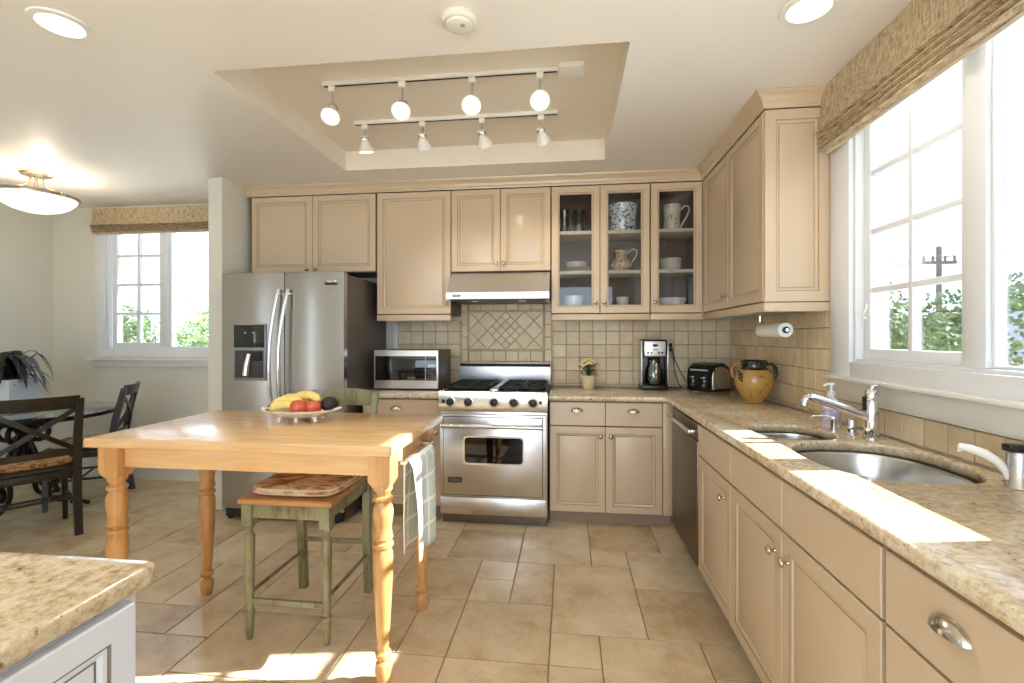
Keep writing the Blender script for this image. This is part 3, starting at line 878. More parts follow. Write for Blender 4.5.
base_r('drawer_base_cabinet', 'beige base cabinet of stacked drawers nearest the camera on the right', 1.118, -0.30,
       [('drawer', 1.112, 0.60, 0.702, 0.862, ('cup', 0.93, 0.80)), ('drawer', 1.112, 0.60, 0.40, 0.698, ('cup', 0.86, 0.62)),
        ('drawer', 1.112, 0.60, 0.10, 0.396, ('cup', 0.86, 0.30)), ('drawer', 0.60, -0.30, 0.702, 0.862, None), ('door', 0.60, -0.30, 0.10, 0.698, None)])

# dishwasher
t = thing('dishwasher', 'dark stainless dishwasher with bar handle in the right counter run', 'dishwasher', (RX, 3.205, 0), -PI / 2)
wd = 3.205 - 2.592
b = B(); b.box(0.003, wd - .003, 0.0, 0.56, 0.10, 0.868); b.obj('dishwasher_body', DGREY, t)
b = B(); b.box(0.004, wd - .004, -0.024, -0.001, 0.105, 0.77, 0.004); b.obj('dishwasher_door', STEELD, t)
b = B(); b.box(0.004, wd - .004, -0.022, -0.001, 0.775, 0.862, 0.004); b.obj('control_panel', STEELD, t)
b = B(); b.box(0.03, wd - .03, -0.062, -0.046, 0.80, 0.825, 0.005); b.box(0.04, 0.065, -0.05, -0.022, .802, .823, .003); b.box(wd - .065, wd - .04, -0.05, -0.022, .802, .823, .003)
b.obj('handle', STEEL, t)
b = B(); b.box(0.004, wd - .004, 0.05, 0.07, 0.004, 0.098); b.obj('toe_panel', BLACKM, t)
# blind corner carcass
t = thing('corner_base_cabinet', 'blind corner base cabinet filling the corner beside the dishwasher', 'cabinet', (0.716, 3.209, 0), 0)
b = B(); b.box(0.0, XR - .716 - .012, 0.0, YB - 3.209 - .012, .002, BT - .001); b.obj('cabinet_body', PAINT, t)

# ------------------------------------------------------------------ counters
def slab(outer, holes, z0, z1, mat, r=0.009):
    bm = bmesh.new()
    def loop(pts, z): return [bm.verts.new((x, y, z)) for x, y in pts]
    def band(a, b): 
        for i in range(len(a)): bm.faces.new((a[i - 1], a[i], b[i], b[i - 1]))
    fill_t, fill_b = [], []
    lv = [(r, z1), (r * .3, z1 - r * .3), (0, z1 - r), (0, z0 + r), (r, z0)]
    for pts, sg in [(outer, 1)] + [(h, -1) for h in holes]:
        L = [loop(offset_poly(pts, ins * sg) if ins else pts, z) for ins, z in lv]
        for a, c in zip(L, L[1:]): band(a, c)
        for ring, lst in ((L[0], fill_t), (L[-1], fill_b)):
            for i in range(len(ring)): lst.append(bm.edges.get((ring[i - 1], ring[i])))
    bmesh.ops.triangle_fill(bm, use_beauty=True, use_dissolve=False, edges=fill_t)
    bmesh.ops.triangle_fill(bm, use_beauty=True, use_dissolve=False, edges=fill_b)
    b = B(); b.bm.free(); b.bm = bm
    return b
def sup(cx, cy, a, b_, e, n=40, skew=0.0):
    out = []
    for i in range(n):
        t = 2 * PI * i / n; c, s = math.cos(t), math.sin(t)
        x = a * math.copysign(abs(c) ** (2 / e), c); y = b_ * math.copysign(abs(s) ** (2 / e), s)
        out.append((cx + x * (1 - skew * y / b_), cy + y))
    return out
BOWL_A = sup(0.95, 2.17, 0.150, 0.160, 2.8)
BOWL_B = sup(1.022, 1.71, 0.220, 0.262, 2.6)
CF = 0.662
L_out = [(-0.134, 3.30), (0.63, 3.30), (0.650, 3.295), (CF, 3.27), (CF, -0.30), (XR - .012, -0.30), (XR - .012, YB - .012), (-0.134, YB - .012)]
b = slab(L_out, [BOWL_A, BOWL_B], 0.876, 0.914, GRANITE)
o = b.obj('countertop', GRANITE, sharp=50); tag(o, 'L-shaped speckled granite countertop running from the range past the sink', 'countertop')
b = slab([(-1.545, 3.30), (-0.906, 3.30), (-0.906, YB - .012), (-1.545, YB - .012)][::1], [], 0.876, 0.914, GRANITE)
o = b.obj('countertop', GRANITE, sharp=50); tag(o, 'short granite countertop piece holding the microwave', 'countertop')

# sink
t = thing('sink', 'undermounted stainless steel double-bowl sink set in granite', 'sink', (0.95, 1.9, 0.874))
for cx, cy, a, b_, e, dep in ((0.95, 2.17, 0.152, 0.162, 2.8, 0.15), (1.022, 1.71, 0.222, 0.264, 2.6, 0.20)):
    bb = B(); rr = []
    for k, z in ((1.04, 0), (1.0, 0), (0.985, -0.01), (0.96, -dep * .75), (0.9, -dep * .93), (0.78, -dep), (0.12, -dep - .006)):
        rr.append([(x - 0.95, y - 1.9, z) for x, y in sup(cx, cy, a * k, b_ * k, e)])
    bb.rings(rr, cap0=False, cap1=True)
    bo = bb.obj('sink_bowl', STEELB, t, sharp=60)
    d = B(); d.lathe([(.042, 0), (.04, .003), (.03, .003), (.026, -.004), (.006, -.004)], (cx - .95, cy - 1.9, -dep - .003), 24); d.obj('drain', CHROME, bo)

# ------------------------------------------------------------------ peninsula, lower left
t = thing('peninsula_cabinet', 'white panelled peninsula cabinet in the lower left corner', 'cabinet', (-0.755, 0.750, 0), PI / 2)
b = B(); b.box(-1.6, 0.0, 0.0, 1.4, 0.095, BT); b.obj('cabinet_body', PENIN, t)
PGL = plain('peninsula_glaze', (120, 108, 100), 0.5)
b = door_mesh(0.62, 0.76, 0.052)
p = b.obj('door', [PENIN, PGL], t, (-0.64, -0.001, 0.108), sharp=20)
b = door_mesh(0.62, 0.76, 0.052); b.obj('door', [PENIN, PGL], t, (-1.264, -0.001, 0.108), sharp=20)
b = B(); b.box(-1.6, -0.0, 0.06, 1.4, 0.002, 0.094); b.obj('toe_kick', TOEK, t)
pen = [(-2.3, -0.9), (-0.735, -0.9), (-0.735, 0.755), (-0.742, 0.778), (-0.76, 0.785), (-2.3, 0.785)]
b = slab(pen, [], 0.876, 0.914, GRANITE)
o = b.obj('countertop', GRANITE, sharp=50); tag(o, 'granite peninsula countertop corner in the lower left foreground', 'countertop')

# ------------------------------------------------------------------ refrigerator
t = thing('refrigerator', 'stainless side-by-side refrigerator with ice and water dispenser', 'refrigerator', (-2.475, 3.20, 0))
W = 0.915
b = B(); b.box(0.005, W - .005, 0.0, 0.755, 0.03, 1.765, 0.004); b.obj('refrigerator_body', DGREY, t)
def fdoor(x0, x1, name):
    b = B(); n = 10; rr = []
    for z in (0.095, 1.775):
        rr.append([(x0, -0.004, z), (x0, -0.05, z)] + [(x0 + (x1 - x0) * i / n, -0.055 - 0.014 * math.sin(PI * i / n), z) for i in range(n + 1)] + [(x1, -0.05, z), (x1, -0.004, z)])
    b.rings(rr); return b.obj(name, STEELF, t, sharp=30)
dl = fdoor(0.0, 0.478, 'freezer_door'); dr = fdoor(0.484, W + .008, 'refrigerator_door')
b = B(); b.box(0.01, W - .01, -0.03, -0.002, 0.02, 0.085, 0.006); b.obj('base_grille', BLACKM, t)
for x in (0.03, W - .07):
    b = B(); b.cyl((x, -0.0, 0.0015), (x, -0.0, 0.03), 0.02); b.obj('foot', BLACK, t)
def fh(x, s):
    b = B(); pts = []
    for i in range(17):
        u = i / 16; z = 0.58 + (1.655 - 0.58) * u
        pts.append((x - 0.045 * math.sin(PI * u), -0.078 - 0.045 * math.sin(PI * u) ** 0.6, z))
    b.tube(pts, 0.0125, 12)
    for z in (0.61, 1.625): b.cyl((x, -0.06, z), (x, -0.085, z), 0.012)
    return b
fh(0.452, -1).obj('handle', CHROME, dl); fh(0.522, 1).obj('handle', CHROME, dr)
# dispenser
b = B(); b.box(0.105, 0.352, -0.078, -0.062, 1.01, 1.415, 0.006); dsp = b.obj('dispenser', plain('dispenser_grey', (150, 152, 158), 0.35, .6), dl)
b = B(); b.box(0.112, 0.345, -0.082, -0.077, 1.245, 1.405, 0.003); b.obj('dispenser_panel', BGLASS, dsp)
b = B(); b.box(0.120, 0.337, -0.081, -0.0775, 1.03, 1.225, 0.004); b.obj('dispenser_recess', plain('recess_dark', (58, 58, 62), 0.3), dsp)
b = B(); b.tube([(0.212, -0.088, 1.05), (0.222, -0.092, 1.12), (0.236, -0.086, 1.20)], [0.028, 0.024, 0.02], 10); b.obj('dispenser_paddle', NICKEL, dsp)
b = B(); b.box(0.262, 0.325, -0.100, -0.079, 1.15, 1.218, 0.008); b.obj('water_nozzle', BLACK, dsp)
for i, x in enumerate((0.20, 0.26)):
    b = B(); b.lathe([(0.007, 0), (0.007, 0.001)], (x, -0.0822, 1.35), 16, (0, -1, 0)); b.obj('button', GREYP, dsp)
b = B(); b.box(0.79, 0.875, -0.071, -0.058, 1.702, 1.722, 0.002); b.box(0.79, 0.875, -0.0705, -0.058, 1.684, 1.698, 0.001, 1)
b.obj('badge', [NICKEL, BLACK], dr)

# ------------------------------------------------------------------ range
t = thing('gas_range', 'professional stainless gas range with black knobs and oven window', 'range', (-0.902, 3.285, 0))
W = 0.762; D_ = YB - 3.285 - .015
b = B(); b.box(0.002, W - .002, 0.0, D_, 0.07, 0.90, 0.003); b.obj('range_body', STEEL, t)
b = B(); b.box(0.012, W - .012, 0.03, D_ - .02, 0.002, 0.07); b.obj('kick_plate', STEELD, t)
b = B()  # control panel with bullnose
pr = [(0.0, 0.80), (-0.035, 0.80), (-0.040, 0.81), (-0.044, 0.905), (-0.040, 0.925), (-0.028, 0.938), (-0.01, 0.942), (0.02, 0.942), (0.02, 0.80)]
b.rings([[(x, y, z) for y, z in pr] for x in (0.0, W)]); cp = b.obj('control_panel', STEEL, t, sharp=30)
for x in (0.086, 0.214, 0.397, 0.532, 0.664):
    b = B(); b.lathe([(0.037, 0), (0.037, 0.003), (0.03, 0.006)], (x, -0.0415, 0.868), 24, (0, -1, 0)); bz = b.obj('knob_bezel', NICKEL, cp)
    b = B(); b.lathe([(0.027, 0), (0.027, 0.012), (0.023, 0.026), (0.02, 0.028)], (x, -0.046, 0.868), 20, (0, -1, 0)); b.box(x - .005, x + .005, -0.084, -0.06, .845, .891, .002)
    b.obj('knob', BLACK, cp)
for x in (0.035, 0.715):
    b = B(); b.box(x - .01, x + .01, -0.05, -0.042, 0.858, 0.882, 0.003); b.obj('switch', BLACK, cp)
b = B(); b.box(0.006, W - .006, -0.032, -0.001, 0.205, 0.78, 0.005); od = b.obj('oven_door', STEEL, t)
b = B(); b.box(0.03, W - .03, -0.0335, -0.0315, 0.215, 0.765); b.obj('door_groove', BLACKM, od)
b = B(); b.box(0.034, W - .034, -0.036, -0.033, 0.219, 0.761, 0.002); b.obj('door_skin', STEEL, od)
def rrect(x0, x1, z0, z1, r, y0, y1, n=6):
    pts = []
    for (cx, cz, a0) in ((x1 - r, z1 - r, 0), (x0 + r, z1 - r, PI / 2), (x0 + r, z0 + r, PI), (x1 - r, z0 + r, 1.5 * PI)):
        for i in range(n + 1):
            a = a0 + PI / 2 * i / n; pts.append((cx + r * math.cos(a), cz + r * math.sin(a)))
    return [[(x, y, z) for x, z in pts] for y in (y0, y1)]
b = B(); b.rings(rrect(0.175, 0.605, 0.432, 0.632, 0.03, -0.035, -0.042)); b.obj('window_bezel', NICKEL, od)
b = B(); b.rings(rrect(0.186, 0.594, 0.443, 0.621, 0.024, -0.0422, -0.0428)); b.obj('oven_window', plain('oven_glass', (30, 28, 28), 0.02, 0.6), od)
b = B(); b.tube([(0.03, -0.085, 0.705), (W - .03, -0.085, 0.705)], 0.015, 14)
for x in (0.042, W - .042): b.box(x - .012, x + .012, -0.085, -0.034, .692, .718, .004)
b.obj('handle', STEELB, od)
b = B(); b.box(0.008, W - .008, -0.028, -0.001, 0.078, 0.198, 0.004); b.obj('lower_panel', STEEL, t)
b = B(); b.rings(rrect(0.065, 0.165, 0.302, 0.338, 0.008, -0.036, -0.039)); bd = b.obj('nameplate', BLACK, od)
text_part('nameplate_lettering', 'VIKING', 0.028, NICKEL, bd, Matrix.Translation((0.115, -0.0395, 0.320)) @ FRONT)
# cooktop
b = B(); b.box(0.004, W - .004, 0.02, D_ - .06, 0.90, 0.925, 0.004); b.obj('cooktop', BLACKM, t)
b = B(); b.box(W / 2 - .03, W / 2 + .03, 0.03, D_ - .08, 0.925, 0.952, 0.006); b.obj('cooktop_divider', STEELB, t)
for gx in (0.02, W / 2 + .036):
    for gy in (0.04, 0.315):
        gw, gd = 0.325, 0.265
        b = B(); z0, z1 = 0.950, 0.970
        for (a, c, d, e) in ((0, gw, 0, .014), (0, gw, gd - .014, gd), (0, .014, 0, gd), (gw - .014, gw, 0, gd), (0, gw, gd / 2 - .007, gd / 2 + .007), (gw / 2 - .007, gw / 2 + .007, 0, gd)):
            b.box(gx + a, gx + c, gy + d, gy + e, z0, z1, .003)
        for k in range(8):
            an = 2 * PI * k / 8 + PI / 8
            cx, cy = gx + gw / 2, gy + gd / 2
            b.cyl((cx + .05 * math.cos(an), cy + .05 * math.sin(an), .964), (cx + .125 * math.cos(an), cy + .125 * math.sin(an), .964), .008, n=6)
        for a, c in ((.02, .02), (gw - .02, .02), (.02, gd - .02), (gw - .02, gd - .02)): b.cyl((gx + a, gy + c, .925), (gx + a, gy + c, .955), .008, n=8)
        gr = b.obj('burner_grate', IRON, t)
        b = B(); b.lathe([(.05, .925), (.05, .932), (.035, .936), (.032, .944), (.01, .946)], (gx + gw / 2, gy + gd / 2, 0), 20); b.obj('burner', IRON, t)
b = B(); b.box(0.0, W, D_ - .055, D_, 0.90, 1.105, 0.004); b.obj('back_guard', STEELH, t)
b = B(); b.box(0.004, W - .004, D_ - .062, D_ - .056, 1.075, 1.10, 0.001); b.obj('vent_slot', BLACKM, t)

# hood
t = thing('range_hood', 'stainless under-cabinet range hood above the gas range', 'range hood', (-0.9, YB - .014, 0))
b = B()
pr = [(-0.001, 1.60), (-0.001, 1.815), (-0.345, 1.815), (-0.50, 1.665), (-0.515, 1.65), (-0.515, 1.602), (-0.50, 1.60)]
for x in (0,):
    b.rings([[(x + ins, y, z) for y, z in pr] for x, ins in ((0.0, 0.0), (0.764, 0.0))])
hb = b.obj('hood_body', STEELH, t, sharp=20)
b = B(); b.box(0.03, 0.73, -0.47, -0.04, 1.592, 1.599, 0.002); b.obj('baffle_filter', DGREY, t)
for x in (0.2, 0.56):
    b = B(); b.lathe([(.03, 0), (.028, -.004), (.01, -.006)], (x, -0.42, 1.591), 16); b.obj('hood_light', LAMPW, t)
b = B(); b.rings(rrect(0.05, 0.11, 1.618, 1.634, 0.004, -0.5155, -0.5175)); bd = b.obj('nameplate', BLACK, t)
text_part('nameplate_lettering', 'VIKING', 0.013, NICKEL, bd, Matrix.Translation((0.08, -0.5178, 1.626)) @ FRONT)

# ------------------------------------------------------------------ microwave
t = thing('microwave', 'stainless countertop microwave with black glass door', 'microwave', (-1.476, 3.50, 0.915))
W, H, D_ = 0.505, 0.305, 0.36
b = B(); b.box(0, W, 0.0, D_, 0.012, H, 0.006); b.obj('microwave_body', DGREY, t)
b = B(); b.box(0, W, -0.022, -0.001, 0.012, H, 0.005); fr = b.obj('microwave_door', STEELH, t)
b = B(); b.box(0.012, W - .012, -0.025, -0.022, 0.075, H - .045, 0.002); b.obj('door_glass', BGLASS, fr)
b = B(); b.box(0.405, 0.412, -0.0262, -0.0252, 0.08, H - .05); b.obj('door_gap', GREYP, fr)
b = B(); b.box(0.425, 0.485, -0.027, -0.025, 0.178, 0.20); b.obj('display', plain('display_grey', (190, 205, 205), 0.3, emit=(150, 170, 170), estr=0.1), fr)
b = B()
for i in range(4):
    for j in range(5): b.box(0.425 + i * .0165, 0.436 + i * .0165, -0.0265, -0.025, 0.085 + j * .017, 0.094 + j * .017)
b.obj('keypad', plain('keypad_grey', (96, 98, 100), 0.5), fr)
for x, y in ((.03, .03), (W - .03, .03), (.03, D_ - .03), (W - .03, D_ - .03)):
    b = B(); b.cyl((x, y, 0), (x, y, 0.013), .012, n=10); b.obj('foot', BLACK, t)

# ------------------------------------------------------------------ coffee maker
t = thing('coffee_maker', 'black and stainless drip coffee maker beside the toaster', 'coffee maker', (0.565, 3.73, 0.915))
W = 0.195
b = B(); b.box(0, W, 0, 0.20, 0, 0.035, 0.008); b.box(0.004, W - .004, 0.10, 0.20, 0.035, 0.385, 0.01); b.box(0.004, W - .004, 0.004, 0.20, 0.25, 0.385, 0.012)
b.obj('coffee_maker_body', BLACK, t)
b = B(); b.box(0.018, W - .018, -0.002, 0.004, 0.257, 0.372, 0.004); fp_ = b.obj('control_panel', STEELH, t)
b = B(); b.rings([[(W / 2 + .022 * math.cos(2 * PI * i / 20), y, .34 + .011 * math.sin(2 * PI * i / 20)) for i in range(20)] for y in (-.002, -.004)]); b.obj('logo_plate', BLACK, fp_)
for x in (.045, .07, .125, .15):
    b = B(); b.lathe([(.008, 0), (.007, .004)], (x, -.002, .285), 12, (0, -1, 0)); b.obj('button', BLACK, fp_)
b = B(); b.box(W / 2 - .02, W / 2 + .02, -.0035, -.002, .30, .318); b.obj('display', GREYP, fp_)
b = B(); b.box(W - .0035, W + .003, 0.01, 0.19, 0.03, 0.375, 0.002); b.obj('side_trim', STEEL, t)
b = B(); b.box(-.003, .0035, 0.01, 0.19, 0.03, 0.375, 0.002); b.obj('side_trim', STEEL, t)
b = B(); b.lathe([(.05, 0), (.063, .01), (.07, .06), (.062, .12), (.045, .16), (.048, .19), (.044, .19), (.041, .16), (.058, .12), (.066, .06), (.058, .012), (.001, .006)], (W / 2, .058, .038), 24, cap=False)
ca = b.obj('carafe', GLASSW, t, sharp=60)
b = B(); b.lathe([(.001, .19), (.046, .188), (.048, .20), (.03, .206), (.001, .207)], (W / 2, .058, .038), 20, cap=False); b.obj('carafe_lid', BLACK, ca)
b = B(); b.tube([(W / 2 + .0, -.0, .205), (W / 2, -.045, .20), (W / 2, -.055, .15), (W / 2, -.035, .09), (W / 2, -.008, .08)], .009, 8); b.obj('carafe_handle', CHROME, ca)

# toaster
t = thing('toaster', 'black four-slice toaster with steel side in the counter corner', 'toaster', (1.068, 3.775, 0.915), math.radians(-50))
b = B(); pr = []
for i in range(13):
    a = PI * i / 12
    pr.append((0.125 * math.cos(a), 0.10 + 0.105 * math.sin(a) ** 0.7))
pr = [(0.122, 0.012)] + pr + [(-0.122, 0.012)]
b.rings([[(x, y, z) for y, z in pr] for x in (-0.10, 0.10)]); tb = b.obj('toaster_body', BLACK, t, sharp=40)
for s in (-1, 1):
    b = B(); b.rings([[(s * (0.101), y * .86, 0.012 + (z - .012) * .88 + .004) for y, z in pr], [(s * (0.108), y * .84, 0.012 + (z - .012) * .86 + .004) for y, z in pr]]); b.obj('side_panel', STEELB, t, sharp=40)
for x in (-.072, -.026, .026, .072):
    b = B(); b.box(x - .016, x + .016, -.075, .075, .196, .2065, .003); b.obj('slot_rim', NICKEL, tb)
    b = B(); b.box(x - .011, x + .011, -.068, .068, .206, .2078, 0); b.obj('bread_slot', BLACKM, tb)
b = B(); b.box(-.075, .075, -.126, -.112, .150, .164, .002); b.obj('trim_strip', GREYP, t)
for x in (-.048, .048):
    b = B(); b.box(x - .018, x + .018, -.146, -.12, .095, .112, .004); b.obj('lever', CHROME, t)
    b = B(); b.lathe([(.016, 0), (.014, .012)], (x, -.122, .045), 16, (0, -1, 0)); b.obj('dial', CHROME, t)
    for dz in (.07, .082):
        b = B(); b.box(x - .01, x + .01, -.127, -.121, dz - .004, dz + .004, .001); b.obj('button', GREYP, t)
b = B(); b.box(-.102, .102, -.123, .123, .0, .013, .004); b.obj('toaster_base', BLACK, t)

# outlets and cords
def outlet(name, label, loc, rot, plugs=0):
    t = thing(name, label, 'outlet', loc, rot)
    b = B(); b.box(-.036, .036, -.006, 0, -.058, .058, .003); b.obj('outlet_plate', plain('outlet_plate', (206, 190, 160), .4) if 'outlet_plate' not in MATS else MATS['outlet_plate'], t)
    for z in (-.02, .02):
        b = B(); b.box(-.016, .016, -.0085, -.006, z - .014, z + .014, .003); b.obj('socket', MATS['outlet_plate'], t)
    return t
outlet('wall_outlet', 'beige wall outlet on the backsplash with two black plugs', (0.815, YB - .012, 1.24), 0)
for z, nm, pts in ((1.26, 'coffee maker', [(0.815, YB - .05, 1.255), (0.83, YB - .07, 1.18), (0.84, YB - .08, 1.06), (0.87, YB - .08, .95), (0.89, YB - .09, .922), (0.80, YB - .08, .9205), (0.768, YB - .07, .921)]),
                   (1.22, 'toaster', [(0.82, YB - .05, 1.22), (0.84, YB - .09, 1.14), (0.88, YB - .12, 1.04), (0.92, YB - .13, .97), (0.95, YB - .14, .935), (0.955, YB - .16, .925)])):
    t = thing('power_cord', 'black cord running from the outlet to the ' + nm, 'cord', pts[0])
    o0 = Vector(pts[0])
    b = B(); b.box(-.014, .014, -.004, .030, -.014, .014, .004); b.obj('plug', BLACK, t)
    # smooth path
    P3 = [Vector(p) - o0 for p in pts]; sm = []
    for i in range(len(P3) - 1):
        p0, p1, p2, p3 = P3[max(i - 1, 0)], P3[i], P3[i + 1], P3[min(i + 2, len(P3) - 1)]
        for k in range(6):
            u = k / 6
            sm.append(0.5 * ((2 * p1) + (-p0 + p2) * u + (2 * p0 - 5 * p1 + 4 * p2 - p3) * u * u + (-p0 + 3 * p1 - 3 * p2 + p3) * u ** 3))
    sm.append(P3[-1])
    b = B(); b.tube(sm, .0035, 8); b.obj('cable', VINYL, t)

# yellow jar
t = thing('ceramic_jar', 'mustard yellow two-handled ceramic jar with dark green rim', 'jar', (1.142, 3.09, 0.915), math.radians(-6))
b = B(); b.lathe([(.001, .0), (.052, .0), (.056, .006), (.052, .014), (.082, .05), (.106, .10), (.112, .14), (.104, .18), (.086, .205)], n=36, cap=False); b.obj('jar_body', MUSTARD, t, sharp=60)
b = B(); b.lathe([(.087, .204), (.074, .214), (.07, .222), (.076, .252), (.078, .258), (.071, .262), (.066, .255), (.062, .22), (.001, .21)], n=36, cap=False); b.obj('jar_neck', OLIVEG, t, sharp=60)
for s in (-1, 1):
    b = B(); b.tube([(s * .074, 0, .235), (s * .105, 0, .240), (s * .124, 0, .215), (s * .127, 0, .18), (s * .118, 0, .158), (s * .106, 0, .15)], [.009, .010, .011, .011, .010, .009], 10)
    b.obj('jar_handle', OLIVEG if s > 0 else TERRA, t, sharp=60)
rnd = random.Random(3)
b = B()
for i in range(9):
    a = math.radians(-150 + 6 * (i % 3)); z = .155 + .02 * (i // 3) - .008 * (i % 3); r = .1125
    b.sphere((r * math.cos(a), r * math.sin(a), z), (.007, .007, .008), 8)
b.obj('grape_motif', OLIVEG, t)

# flower pot
t = thing('flower_pot', 'small cream pot of pale yellow flowers left of the coffee maker', 'plant', (0.16, 3.775, 0.915))
b = B(); b.lathe([(.001, 0), (.042, 0), (.046, .01), (.056, .085), (.062, .088), (.062, .105), (.056, .105), (.052, .09), (.001, .088)], n=28, cap=False); b.obj('pot', plain('cream_pot', (222, 204, 168), .45, noise=.05), t)
rnd = random.Random(8)
b = B()
for i in range(60):
    a = rnd.uniform(0, 2 * PI); r = rnd.uniform(.01, .07); z = rnd.uniform(.10, .19)
    c = Vector((r * math.cos(a), r * math.sin(a), z)); d = Vector((math.cos(a), math.sin(a), rnd.uniform(-.3, .8))).normalized(); s_ = d.cross(Vector((0, 0, 1))).normalized() * .009
    p = [c, c + d * .016 + s_, c + d * .034, c + d * .016 - s_]
    b.rings([p, [q + Vector((0, 0, .001)) for q in p]])
b.obj('leaves', FLEAF, t)
b = B()
for i in range(30): 
    a = rnd.uniform(0, 2 * PI); r = rnd.uniform(0, .05); b.cyl((r * .3 * math.cos(a), r * .3 * math.sin(a), .09), (r * math.cos(a), r * math.sin(a), .2), .0015, n=5)
b.obj('stems', FLEAF, t)
b = B()
for i in range(42):
    a = rnd.uniform(0, 2 * PI); r = .068 * rnd.random() ** .5; z = .232 - r * r * 9 + rnd.uniform(-.01, .008)
    b.sphere((r * math.cos(a), r * math.sin(a), z), (.013, .013, .009), 8)
b.obj('blossoms', PETAL, t, sharp=60)

# paper towel holder + roll
t = thing('paper_towel_holder', 'black and chrome holder with paper towel roll under the side cabinet', 'paper towel holder', (1.13, 2.78, UB_ - .05))
b = B(); b.tube([(0, .18, .0), (0, .185, -.03), (0.0, .18, -.07), (0, .165, -.088)], .006, 8); b.cyl((0, .165, -.088), (0, -.17, -.088), .008); b.cyl((0, .17, -.002), (0, .17, .0), .02)
b.obj('holder_arm', CHROME, t)
b = B(); b.lathe([(.018, 0), (.038, 0), (.038, .30), (.018, .30)], (0, .15, -.088), 28, (0, -1, 0)); b.obj('paper_roll', PAPER, t, sharp=40)
b = B(); b.lathe([(.0175, 0), (.0175, .012)], (0, -.148, -.088), 20, (0, -1, 0)); b.obj('end_cap', BLACK, t)

# ------------------------------------------------------------------ glass cabinet contents
def dish(name, label, cat, x, zs, prof, mat, extra=None, y=3.79, group=None):
    t = thing(name, label, cat, (x, y, zs + .001), 0, group)
    b = B(); b.lathe(prof, n=28, cap=False); b.obj('body', mat, t, sharp=60)
    if extra: extra(t)
    return t
S3, S2, S1 = 2.130, 1.827, UB_ + .021
def handle_fn(pts, r, mat):
    def f(t):
        b = B(); b.tube(pts, r, 8); b.obj('handle', mat, t, sharp=60)
    return f
dish('glass_pitcher', 'clear and green glass pitcher on the top shelf of the left glass cabinet', 'pitcher', 0.088, S3,
     [(.001, .006), (.045, .006), (.05, .0), (.055, .02), (.058, .10), (.045, .15), (.05, .185), (.047, .185), (.042, .15), (.054, .10), (.05, .02), (.001, .012)], GDARK)
dish('glass_vase', 'pale glass vase beside the green glass pitcher on the top left shelf', 'vase', -0.028, S3,
     [(.001, 0), (.03, 0), (.034, .02), (.02, .08), (.03, .16), (.04, .19), (.037, .19), (.027, .16), (.017, .08), (.001, .01)], GLASSW, handle_fn([(.03, -.01, .17), (.055, -.02, .13), (.05, -.02, .07), (.03, -.01, .04)], .004, GLASSW), y=3.77)
dish('floral_crock', 'large blue and white floral crock on the top middle shelf', 'crock', 0.425, S3,
     [(.001, 0), (.095, 0), (.10, .01), (.103, .10), (.112, .19), (.118, .215), (.114, .217), (.107, .20), (.098, .1), (.001, .02)], TOILE)
dish('tall_mug', 'tall cream mug with leaf print and curved handle on the top right shelf', 'mug', 0.80, S3,
     [(.001, 0), (.06, 0), (.063, .01), (.06, .10), (.068, .205), (.065, .206), (.057, .1), (.001, .012)], SPECK,
     handle_fn([(.06, 0, .10 - .075), (.075, 0, .06), (.11, 0, .12), (.13, 0, .17), (.12, 0, .20), (.09, 0, .20), (.066, 0, .17)], .007, CERAM))
dish('floral_jug', 'brown floral cream jug with looped handle on the middle shelf', 'jug', 0.415, S2,
     [(.001, 0), (.05, 0), (.055, .008), (.082, .035), (.088, .055), (.07, .085), (.045, .11), (.04, .14), (.056, .168), (.052, .168), (.036, .14), (.04, .11), (.001, .05)], FLORAL,
     handle_fn([(.06, 0, .065), (.085, 0, .08), (.115, 0, .13), (.12, 0, .165), (.095, 0, .18), (.065, 0, .165), (.046, 0, .145)], .006, CERAM))
dish('footed_cup', 'small white footed cup on the bottom middle shelf', 'cup', 0.425, S1, [(.001, 0), (.042, 0), (.024, .025), (.045, .06), (.052, .115), (.049, .115), (.041, .062), (.001, .04)], CERAM)
dish('round_bowl', 'tall white ribbed bowl on the bottom left shelf', 'bowl', 0.045, S1, [(.001, 0), (.052, 0), (.066, .02), (.074, .07), (.080, .125), (.076, .125), (.068, .05), (.001, .012)], CERAM, y=3.77)
dish('white_bowl', 'wide shallow white bowl on the bottom right shelf', 'bowl', 0.79, S1, [(.001, 0), (.055, 0), (.085, .02), (.108, .075), (.112, .10), (.108, .10), (.095, .04), (.001, .008)], CERAM, y=3.77)
PLATE = [(.001, 0), (.055, 0), (.06, .003), (.085, .012), (.09, .014), (.085, .015), (.055, .006), (.001, .005)]
pa = dish('dinner_plate', 'bottom brown-rimmed plate of the stack on the left middle shelf', 'plate', 0.07, S2, [(r * 1.2, z * 1.3) for r, z in PLATE], BROWNP, group=None)
lbl = ['second brown plate from the bottom of the left middle-shelf stack', 'lowest white plate resting on the two brown plates', 'middle white plate of the left middle-shelf stack', 'topmost white plate of the left middle-shelf stack']
for k in range(4):
    m_ = BROWNP if k == 0 else CERAM
    if k == 0:
        c = copy_tree(pa); c.location = (0.07, 3.79, S2 + .001 + .017)
        c['label'] = lbl[0]
    elif k == 1:
        c = base_w = dish('dinner_plate', lbl[1], 'plate', 0.07, S2 + .036, [(r * 1.0, z) for r, z in PLATE], CERAM)
    else:
        c = copy_tree(base_w); c.location = (0.07, 3.79, S2 + .037 + .015 * (k - 1)); c['label'] = lbl[k]
    c['group'] = 'plates stacked on the left middle shelf'
pa['group'] = 'plates stacked on the left middle shelf'
